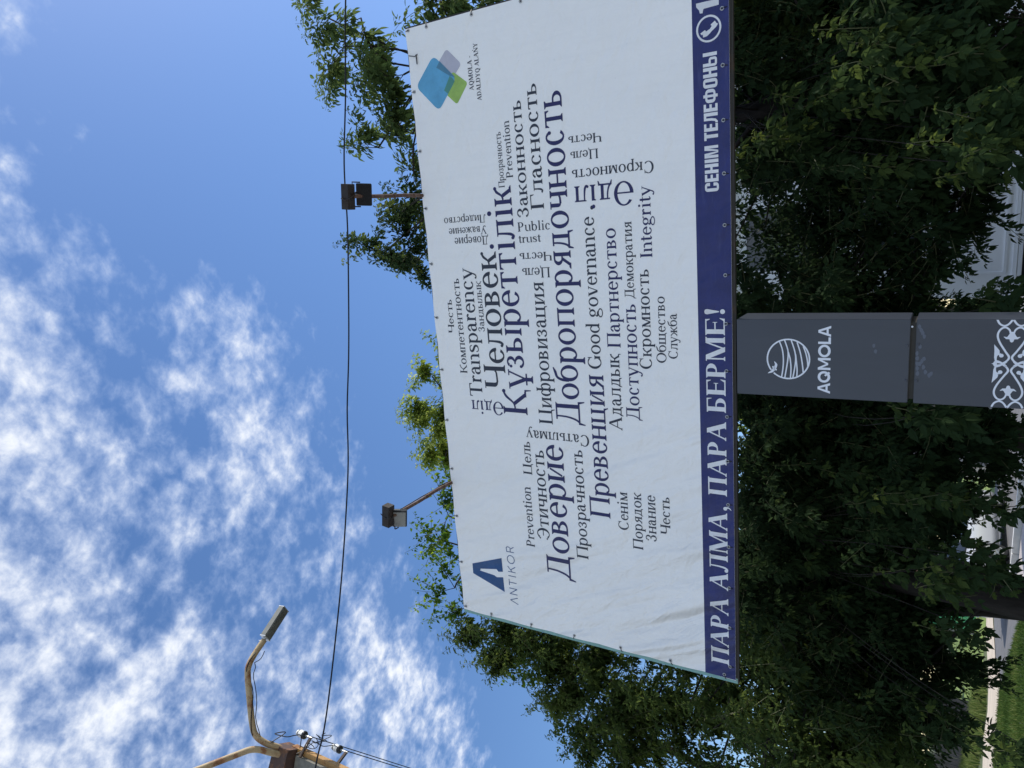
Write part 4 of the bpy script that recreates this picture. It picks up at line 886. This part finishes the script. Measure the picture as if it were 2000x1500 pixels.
for x in (1.3, -1.32):
    for s_ in (-1, 1):
        wh = MB().lathe([(.20, -.10), (.30, -.105), (.325, -.08), (.325, .08), (.30, .105), (.20, .10)], (x, s_*.80, .325), Matrix.Rotation(R(90), 3, 'X'), 28).build('wheel', m_tyre, car, True)
        y = s_*.895; rm = MB()
        rm.lathe([(.215, -.01), (.225, .0), (.215, .012), (.195, .012), (.19, -.01)], (x, y, .325), Matrix.Rotation(R(90), 3, 'X'), 28).lathe([(.05, -.015), (.055, .015), (.03, .02)], (x, y, .325), Matrix.Rotation(R(90), 3, 'X'), 14)
        for k_ in range(10):
            a_ = k_*.6283; rm.tube([(x + .045*math.cos(a_), y, .325 + .045*math.sin(a_)), (x + .20*math.cos(a_), y, .325 + .20*math.sin(a_))], .013, 5)
        rm.build('rim', m_rim, wh)
        MB().lathe([(.335, -.06), (.36, -.06), (.365, .015), (.345, .02)], (x, s_*.855, .335), Matrix.Rotation(R(-90*s_), 3, 'X'), 28).build('wheel_arch', m_trimk, car)
MB().box((2.12, 0, .36), (.10, 1.25, .16), None, .02).build('bumper', m_trimk, car); MB().box((2.10, 0, .56), (.09, .72, .10), None, .01).build('grille', m_trimk, car)
MB().box((2.185, 0, .42), (.012, .52, .112)).build('number_plate', m_plate, car)
for s_ in (-1, 1):
    MB().box((2.03, s_*.60, .62), (.16, .30, .13), Matrix.Rotation(R(-22*s_), 3, 'Z'), .03).build('headlight', m_head, car)
    MB().box((.82, s_*.95, .99), (.12, .17, .12), None, .03).build('mirror', m_car, car)
    for x in (.35, -.62): MB().box((x, s_*.885, .80), (.16, .02, .022), None, .006).build('door_handle', m_car, car)
# ================================================================ trees
m_bark = M('bark', (.030, .026, .023), .95); m_bark.vary(9, .45, 1.5, 8, (1, 1, .22)); m_bark.bump(m_bark.noise(14, 6, .6, (1, 1, .18)), .9, .03)
m_twig = M('young_shoot', (.10, .11, .05), .7)
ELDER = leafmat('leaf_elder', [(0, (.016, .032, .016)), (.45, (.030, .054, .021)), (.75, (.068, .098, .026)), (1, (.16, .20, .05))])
ELDER2 = leafmat('leaf_elder_sunlit_tone', [(0, (.038, .066, .024)), (.45, (.070, .105, .032)), (.75, (.11, .15, .040)), (1, (.20, .24, .06))], .46)  # lighter copy of the elder leaf, its sunlit look put into the colour
ASH = leafmat('leaf_ash', [(0, (.040, .070, .028)), (.6, (.080, .120, .042)), (1, (.15, .20, .06))], .45)
YELL = leafmat('leaf_yellow', [(0, (.07, .12, .03)), (.5, (.20, .26, .06)), (1, (.48, .52, .22))], .5)
POP2 = leafmat('leaf_poplar_dull', [(0, (.022, .046, .018)), (.5, (.045, .080, .025)), (1, (.12, .18, .05))], .4)
POP = leafmat('leaf_poplar', [(0, (.018, .042, .012)), (.5, (.05, .11, .02)), (1, (.20, .30, .04))], .45)
SHAPES = {'elder': [(0, 0), (.14, .16), (.34, .28), (.47, .235), (.60, .25), (.78, .12), (1, 0)],
          'ash': [(0, 0), (.15, .12), (.34, .21), (.52, .21), (.70, .16), (.86, .07), (1, 0)],
          'heart': [(0, 0), (-.07, .20), (.08, .37), (.30, .40), (.55, .27), (.80, .09), (1, 0)]}
def leaf_mesh(name, mat, shape, L, parent):
    """L rows: base xyz, direction xyz, normal xyz, length, tint"""
    L = np.asarray(L); S = np.array(SHAPES[shape]); k = len(S); n = len(L)
    o, d, nr, ln_, ti = L[:, 0:3], L[:, 3:6], L[:, 6:9], L[:, 9], L[:, 10]
    d = d/np.linalg.norm(d, axis=1, keepdims=True); nr = nr - d*(nr*d).sum(1, keepdims=True); nr /= np.linalg.norm(nr, axis=1, keepdims=True) + 1e-9
    sd = np.cross(nr, d); curl = rng.uniform(.05, .35, n); fold = rng.uniform(.1, .55, n); V = []
    for sg in (1, -1):
        for x, y in S:
            V.append(o + d*(x*ln_)[:, None] + sd*(sg*y*ln_)[:, None] + nr*((fold*y - curl*x*x)*ln_)[:, None])
    V = np.stack(V, 1).reshape(-1, 3); base = np.arange(n)[:, None]*2*k
    f1 = base + np.arange(k)[::-1]; f2 = base + k + np.arange(k)
    F = np.stack([f1, f2], 1).reshape(-1, k)
    return mesh_np(name, V, F, mat, parent, np.repeat(ti, 2))
def unit(v): return v/(np.linalg.norm(v, axis=-1, keepdims=True) + 1e-9)
def twig_leaves(out, P, size, young, shape, rg, tint0, ctr):
    """opposite leaves along the polyline P, smaller and younger towards the tip"""
    P = np.array(P); seg = np.linalg.norm(np.diff(P, axis=0), axis=1); tot = seg.sum(); cum = np.r_[0, np.cumsum(seg)]
    gap = .062 if shape != 'heart' else .040; nn = max(3, int(tot/gap)); phi = rg.uniform(0, 6.28); outw = unit((P[0] - ctr)*np.array((1, 1, 0)))
    for i in range(nn):
        t = (i + .6)/nn; s = t*tot; j = min(len(seg) - 1, np.searchsorted(cum, s) - 1); p = P[j] + (P[j+1] - P[j])*(s - cum[j])/seg[j]; ax = unit(P[j+1] - P[j])
        u = unit(np.cross(ax, (0.3, .2, 1.))); v = np.cross(ax, u); phi += 1.57 + rg.normal(0, .25)
        sz = size*(1 - .45*t**2)*rg.uniform(.75, 1.15)*(.55 + .45*min(1, (nn - i)/3)); ti = np.clip(tint0 + young*(.15 + .55*t**1.5) + rg.normal(0, .09), 0, 1)
        for sg in ((1, -1) if shape != 'heart' else (1,)):
            rd = (u*math.cos(phi) + v*math.sin(phi))*sg
            dr = unit(rd*.9 + ax*.40 + np.array((0, 0, -.45 - .35*(1 - t))) + rg.normal(0, .15, 3))
            nrm = unit(np.array((0, 0, .60)) + .75*outw + rg.normal(0, .33, 3))
            if shape == 'heart':
                b = p + dr*sz*.55; out.append((*b, *unit(dr + np.array((0, 0, -.7))), *unit(nrm + rg.normal(0, .5, 3)), sz, ti)); continue
            pet = sz*.75; sdv = unit(np.cross(nrm, dr)); tip = p + dr*pet*1.55
            out.append((*tip, *unit(dr + np.array((0, 0, -.35))), *nrm, sz*1.12, ti))
            for f_, a_ in ((1.05, .95), (.60, 1.1)) if rg.random() < .6 else ((.95, .95),):
                q_ = p + dr*pet*f_
                for s2 in (1, -1):
                    dd = dr*math.cos(a_) + sdv*s2*math.sin(a_) + np.array((0, 0, -.30))
                    out.append((*q_, *unit(dd), *unit(nrm + rg.normal(0, .15, 3)), sz*rg.uniform(.82, 1.0), ti))
def tree(name, label, base, top, r0, vols, shape, mat, seed, size=.10, sprays=(), tint=.3, group=None, rise=.6, cap=.75, lo=1.9):
    """trunk with limbs, sub-branches into every foliage volume (centre, radii, twigs, young) and leafy twigs on them"""
    rg = np.random.default_rng(seed); B = Vector((*base, 0)); t = thing(name, label, name.split('_')[-1], B, 0, group); b = np.array((*base, 0.)); tp = np.array(top)
    T = MB(); tw = MB(); leaves = []
    ax = [b + (tp - b)*k/7 + np.r_[rg.normal(0, .05, 2)*k*.6, 0]*(0 < k < 7) for k in range(8)]
    rr = [r0*(1.35 if k == 0 else 1)*(1 - .86*k/7) for k in range(8)]
    T.tube(rel(ax, b), rr, 10)
    def trunk_at(z):
        u = np.clip((z - b[2])/(tp[2] - b[2]), .02, .98)*7; i = int(u); return ax[i] + (ax[min(7, i+1)] - ax[i])*(u - i), r0*(1 - .86*u/7)
    def bend(p, q_, sag, n_=4):
        m_ = (p + q_)/2 + np.array((0, 0, sag)) + rg.normal(0, .11, 3)*np.linalg.norm(q_ - p); s_ = np.linspace(0, 1, n_ + 1)[:, None]
        return list((1-s_)**2*p + 2*s_*(1-s_)*m_ + s_**2*q_)
    def twig(p, d, L, young, big):
        q_ = p + unit(d)*L; C_ = bend(p, q_, -.06*L, 3); tw.tube(rel(C_, b), [.0055*big, .0045*big, .0035*big, .002], 3, False); twig_leaves(leaves, C_, size*big, young, shape, rg, tint, (b + tp)/2)
    for c_, rad, ntw, young in vols:
        c_ = np.array(c_); rad = np.array(rad if hasattr(rad, '__len__') else (rad,)*3, float); nb_ = max(2, int(ntw/7)); left = ntw
        z0 = min(c_[2] - .45*np.hypot(*(c_ - tp)[:2]) - .3, tp[2] - .3); p0, r_ = trunk_at(max(z0, .9))
        big_v = rad.max() > 1.0
        if not big_v:
            C_ = bend(p0, c_ - np.array((0, 0, rad[2]*.4)), .1, 5); L_ = np.linalg.norm(C_[-1] - C_[0]); T.tube(rel(C_, b), [max(.014, min(.5*r_, .008*L_ + .010)*(1 - .6*i/5)) for i in range(6)], 6)
            src = C_[-1]
        for k in range(nb_):
            v = unit(rg.normal(0, 1, 3)); e = c_ + v*rad*rg.random()**(1/2.4)
            if big_v:
                h = np.hypot(*(e - b)[:2]); s0, rs = trunk_at(max(lo + rg.uniform(0, .8), e[2] - h*rise - .2)); 
            else: s0, rs = src, .012
            C_ = bend(s0, e, .12*np.linalg.norm(e - s0), 4); L_ = np.linalg.norm(e - s0); T.tube(rel(C_, b), [max(.006, min(rs*.6, .008 + .010*L_)*(1 - .75*i/4)) for i in range(5)], 5, False)
            m_ = max(1, round(left/(nb_ - k))); left -= m_
            for j in range(m_):
                s = 1 - .55*rg.random()**1.5; i = min(3, int(s*4)); p = C_[i] + (C_[i+1] - C_[i])*(s*4 - i)
                out_ = unit(e - (c_ if not big_v else np.array((*b[:2], e[2] - .8)))); twig(p, out_*.8 + np.array((0, 0, .35)) + rg.normal(0, .55, 3), rg.uniform(.28, cap), young*rg.random()**1.3, 1)
    for (p, d, L, young, big) in sprays:
        p = np.array(p, float); e = p - unit(np.array(d, float))*.1; h = np.hypot(*(e - b)[:2]); s0, rs = trunk_at(max(rg.uniform(2.6, 4.4), e[2] + .7))
        C_ = bend(s0, e, .12*h, 6); T.tube(rel(C_, b), [.0055 - .0004*i for i in range(7)], 5, False)
        twig(p, np.array(d, float), L, young, big)
        for q_ in range(3): twig(p - np.array((rg.normal(0, .06), rg.normal(0, .06), .05 + .08*q_)), np.array(d) + rg.normal(0, .55, 3), L*rg.uniform(.5, .85), young*.8, big)
    T.build('trunk', m_bark, t, True); tw.build('twigs', m_twig, t)['kind'] = 'stuff'
    L_ = np.array(leaves); L_[:, :3] -= b
    leaf_mesh('crown', mat, shape, L_, t)
    return t
def sp(pts, young=1.0, big=1.15, L=(.3, .55), up=.8, seed=0):
    rg = np.random.default_rng(seed); return [((x, y, z), (rg.normal(0, .25), -.45 + rg.normal(0, .2), up + rg.normal(0, .25)), rg.uniform(*L), young*rg.uniform(.6, 1), big) for x, y, z in pts]
S_R = [(1.33, 6.9, 2.2), (1.2, 7.0, 2.05), (1.04, 6.9, 2.1), (1.26, 7.0, 1.8), (.99, 6.9, 1.6), (.52, 6.6, 1.45), (.75, 7.0, 1.98), (.89, 7.2, 2.7), (.61, 7.2, 3.0), (.85, 7.2, 2.45), (.45, 6.6, 1.4), (.28, 6.6, 1.52), (.14, 6.7, 1.35), (.26, 7.2, 1.9), (.07, 7.5, 2.15), (.44, 7.3, 3.1)]
S_M = [(-1.01, 6.8, 1.2), (-.91, 7.0, 1.3), (-1.71, 6.4, 1.80), (-1.69, 6.4, 1.60)]
S_L = [(-2.74, 7.5, 2.35), (-2.79, 7.3, 2.05), (-2.72, 7.2, 1.8), (-2.6, 7.0, 1.45), (-2.63, 6.9, 1.16), (-3.07, 6.8, 1.3), (-3.14, 6.8, 1.42), (-3.4, 6.8, 1.5), (-3.25, 6.8, 1.24), (-3.9, 7.0, 1.4), (-3.43, 7.2, 1.7), (-4.43, 7.6, 3.2), (-4.48, 7.6, 2.85), (-5.06, 7.5, 3.05), (-4.72, 7.6, 2.55), (-5.42, 7.6, 2.75), (-5.45, 7.4, 2.25), (-5.02, 7.2, 1.45), (-5.24, 7.2, 1.55), (-5.08, 7.5, 2.05), (-4.98, 7.0, 1.1), (-4.66, 6.5, .9)]
S_E = [(-6.07, 7.8, 3.2), (-6.3, 7.6, 2.6), (-6.0, 7.4, 2.0), (-6.6, 7.6, 2.9)]
tree('maple_tree', 'dark leafy maple tree right of the pylon with pale young shoots hanging below the board', (1.25, 8.4), (.9, 8.8, 7.6), .17,
     [((.9, 8.3, 2.6), (2.0, 1.2, 1.6), 660, .35), ((1.3, 7.6, 1.35), (.95, .55, .6), 170, .3), ((.1, 7.9, 1.7), (.6, .5, .5), 60, .3), ((1.2, 9.9, 3.0), (2.0, .9, 1.9), 260, .0), ((.8, 8.9, 5.2), (1.7, 1.2, 1.7), 80, .3)] + [(c[:3], c[3], int(5 + 28*c[3]), 1.3) for c in ((.17, 9.2, 9.63, .25), (-.09, 9.2, 9.34, .35), (-.24, 9.2, 9.81, .25), (-.51, 9.2, 9.24, .2), (.45, 9.2, 8.97, .14))], 'elder', ELDER, 21, .088, sp(S_R, 1, 1.2, seed=1), .22)  # top clumps: high young value paints their backlit paleness into the leaves
tree('maple_tree', 'dark leafy maple tree directly behind the pylon', (-2.75, 9.2), (-2.0, 9.4, 7.4), .17,
     [((-1.6, 8.6, 2.75), (1.7, 1.2, 1.55), 560, .25), ((-2.6, 8.2, 1.5), (.6, .5, .45), 70, .2), ((-1.4, 10.0, 3.0), (1.9, .9, 1.8), 260, .0), ((-1.8, 9.2, 5.4), (1.6, 1.1, 1.8), 60, .3)], 'elder', ELDER, 22, .088, sp(S_M, .6, 1.3, (.2, .3), seed=2), .2)
tree('maple_tree', 'dark leafy maple tree left of the pylon with a thick trunk near the parked car', (-4.23, 8.3), (-4.3, 9.0, 7.8), .165,
     [((-4.0, 8.4, 2.9), (1.8, 1.2, 1.42), 660, .35), ((-3.0, 7.8, 1.95), (.7, .5, .4), 80, .35), ((-5.25, 8.5, 1.9), (.95, .6, .6), 170, .3), ((-4.2, 10.0, 3.0), (2.0, .9, 1.8), 280, .0), ((-4.4, 9.0, 5.4), (1.5, 1.1, 1.9), 60, .3)], 'elder', ELDER, 23, .085, sp(S_L, .9, 1.1, seed=3), .22)
E_ = [(-6.72, 8.6, 7.85, .35), (-6.55, 8.6, 7.39, .35), (-6.59, 8.6, 8.1, .15), (-7.04, 8.6, 7.63, .2), (-6.78, 8.6, 6.88, .4), (-6.95, 8.6, 6.53, .4), (-7.48, 8.6, 6.75, .3), (-7.61, 8.6, 6.3, .3), (-6.97, 8.6, 6.0, .4), (-7.22, 8.6, 5.67, .5), (-7.0, 8.6, 5.25, .5), (-6.7, 8.6, 4.85, .4), (-7.93, 8.6, 5.88, .3), (-8.05, 8.6, 5.46, .4), (-7.39, 8.6, 4.87, .5), (-6.92, 8.6, 4.26, .6), (-7.6, 8.6, 4.27, .5)]
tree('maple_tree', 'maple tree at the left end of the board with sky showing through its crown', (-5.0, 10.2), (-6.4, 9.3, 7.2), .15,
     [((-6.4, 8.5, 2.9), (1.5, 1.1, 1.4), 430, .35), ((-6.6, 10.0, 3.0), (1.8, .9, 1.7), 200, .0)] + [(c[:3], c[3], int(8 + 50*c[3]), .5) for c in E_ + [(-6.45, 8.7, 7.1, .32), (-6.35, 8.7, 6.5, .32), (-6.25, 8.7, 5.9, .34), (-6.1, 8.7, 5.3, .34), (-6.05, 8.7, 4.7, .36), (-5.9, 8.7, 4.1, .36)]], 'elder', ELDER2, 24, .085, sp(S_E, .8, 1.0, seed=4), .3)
tree('poplar_tree', 'poplar tree with bright heart-shaped leaves rising over the top left corner of the board', (-4.9, 9.7), (-5.4, 9.0, 8.3), .13,
     [(c[:3], c[3], int(6 + 38*c[3]), .9) for c in ((-4.25, 8.8, 8.5, .15), (-4.66, 8.8, 8.76, .3), (-5.13, 8.8, 9.07, .2), (-5.48, 8.8, 8.64, .4), (-6.0, 8.8, 8.81, .35), (-6.32, 8.8, 8.52, .2), (-6.7, 8.9, 7.9, .4), (-7.0, 8.9, 7.4, .35), (-7.2, 8.9, 6.9, .4))] + [((-5.6, 9.2, 6.2), (1.3, .9, 1.5), 60, .5)], 'heart', POP, 25, .085, (), .35)
tree('poplar_tree', 'poplar tree with small heart-shaped leaves and open twigs left of the board', (-8.6, 9.2), (-8.5, 9.4, 6.6), .15,
     [((-6.5, 8.9, 1.95), (.7, .5, .5), 70, .35), ((-8.5, 9.0, 3.15), (1.6, 1.0, 1.65), 330, .35), ((-8.3, 8.9, 5.2), (1.0, .8, .9), 90, .4)] + [(c, .3, 9, .5) for c in ((-7.9, 8.7, 6.2), (-8.3, 8.7, 6.0), (-7.7, 8.7, 5.5), (-8.4, 8.7, 5.3))], 'heart', POP2, 26, .075, (), .22)
tree('ash_tree', 'tall ash tree rising over the top right corner of the board', (2.9, 9.6), (2.5, 9.2, 8.6), .2,
     [(c[:3], c[3], int(3 + 12*c[3]), .35) for c in ((3.4, 9.0, 10.3, .35), (3.27, 9.0, 9.66, .4), (2.94, 9.0, 10.05, .35), (2.75, 9.0, 9.22, .35), (2.2, 9.0, 9.46, .3), (2.34, 9.0, 8.97, .45), (1.78, 9.0, 9.16, .4), (1.48, 9.0, 8.89, .4), (1.37, 9.0, 9.54, .25), (.91, 9.0, 8.87, .2), (3.19, 9.0, 8.13, .35), (3.21, 9.0, 7.76, .4), (3.19, 9.0, 7.37, .4))]
     + [((2.6, 9.2, 5.6), (1.5, 1.0, 1.7), 110, .3), ((2.8, 8.6, 2.9), (1.5, 1.1, 1.5), 330, .3)], 'ash', ASH, 27, .135, (), .35)
tree('maple_tree', 'sunlit yellow-green maple tree showing over the middle of the top edge of the board', (-6.6, 13.3), (-4.3, 13.2, 11.2), .2,
     [(c[:3], c[3], int(5 + 34*c[3]), .9) for c in ((-2.65, 13, 11.88, .3), (-3.34, 13, 12.2, .35), (-4.15, 13, 12.0, .6), (-4.19, 13, 12.58, .3), (-5.08, 13, 12.27, .4), (-5.32, 13, 12.03, .3), (-4.51, 13, 11.66, .5))]
     + [((-4.3, 13.2, 8.6), (2.2, 1.6, 2.4), 90, .8), ((-4.0, 13.4, 4.6), (2.4, 1.5, 2.2), 110, .8)], 'elder', YELL, 28, .115, (), .22)
for i, (x, y, h, sd, lb) in enumerate(((-2.9, 13.8, 7.5, 31, 'sunlit maple tree glimpsed far behind the pylon'), (3.2, 13.2, 7.5, 32, 'maple tree behind the ash, in front of the white house'), (-11.3, 14.2, 7.0, 33, 'maple tree standing behind the open poplar at the left'))):
    tree('maple_tree', lb, (x, y), (x, y, h - 1), .18, [((x, y, h*.55), (1.9, 1.3, h*.40), 150, .7)], 'elder', ELDER, sd, .125, (), .35)
for i, (x, y, h, sd, lb) in enumerate(((-27, 44, 8, 41, 'distant broad tree left of the cream house'), (-7, 50, 9, 45, 'distant broad tree between the pylon and the white house'), (-15, 52, 9, 42, 'distant broad tree right of the cream house'), (-34, 60, 10, 43, 'distant tall tree at the far left of the meadow'), (-30, 40.5, 7.5, 44, 'distant round tree at the left end of the dark picket fence'))):
    tree('maple_tree', lb, (x, y), (x, y, h - 1), .25, [((x, y, h*.58), (2.9, 2.4, h*.38), 110, .8)], 'elder', ELDER, sd, .30, (), .4, None, .6, 1.6, 2.2)

tree('shrub', 'low leafy shrub at the left corner of the white house, just right of the pylon', (-2.55, 15.6), (-2.5, 15.6, 1.7), .05, [((-2.5, 15.5, 1.0), (.75, .6, .85), 90, .4)], 'elder', ELDER, 51, .10, (), .3, None, .6, .5, .2)
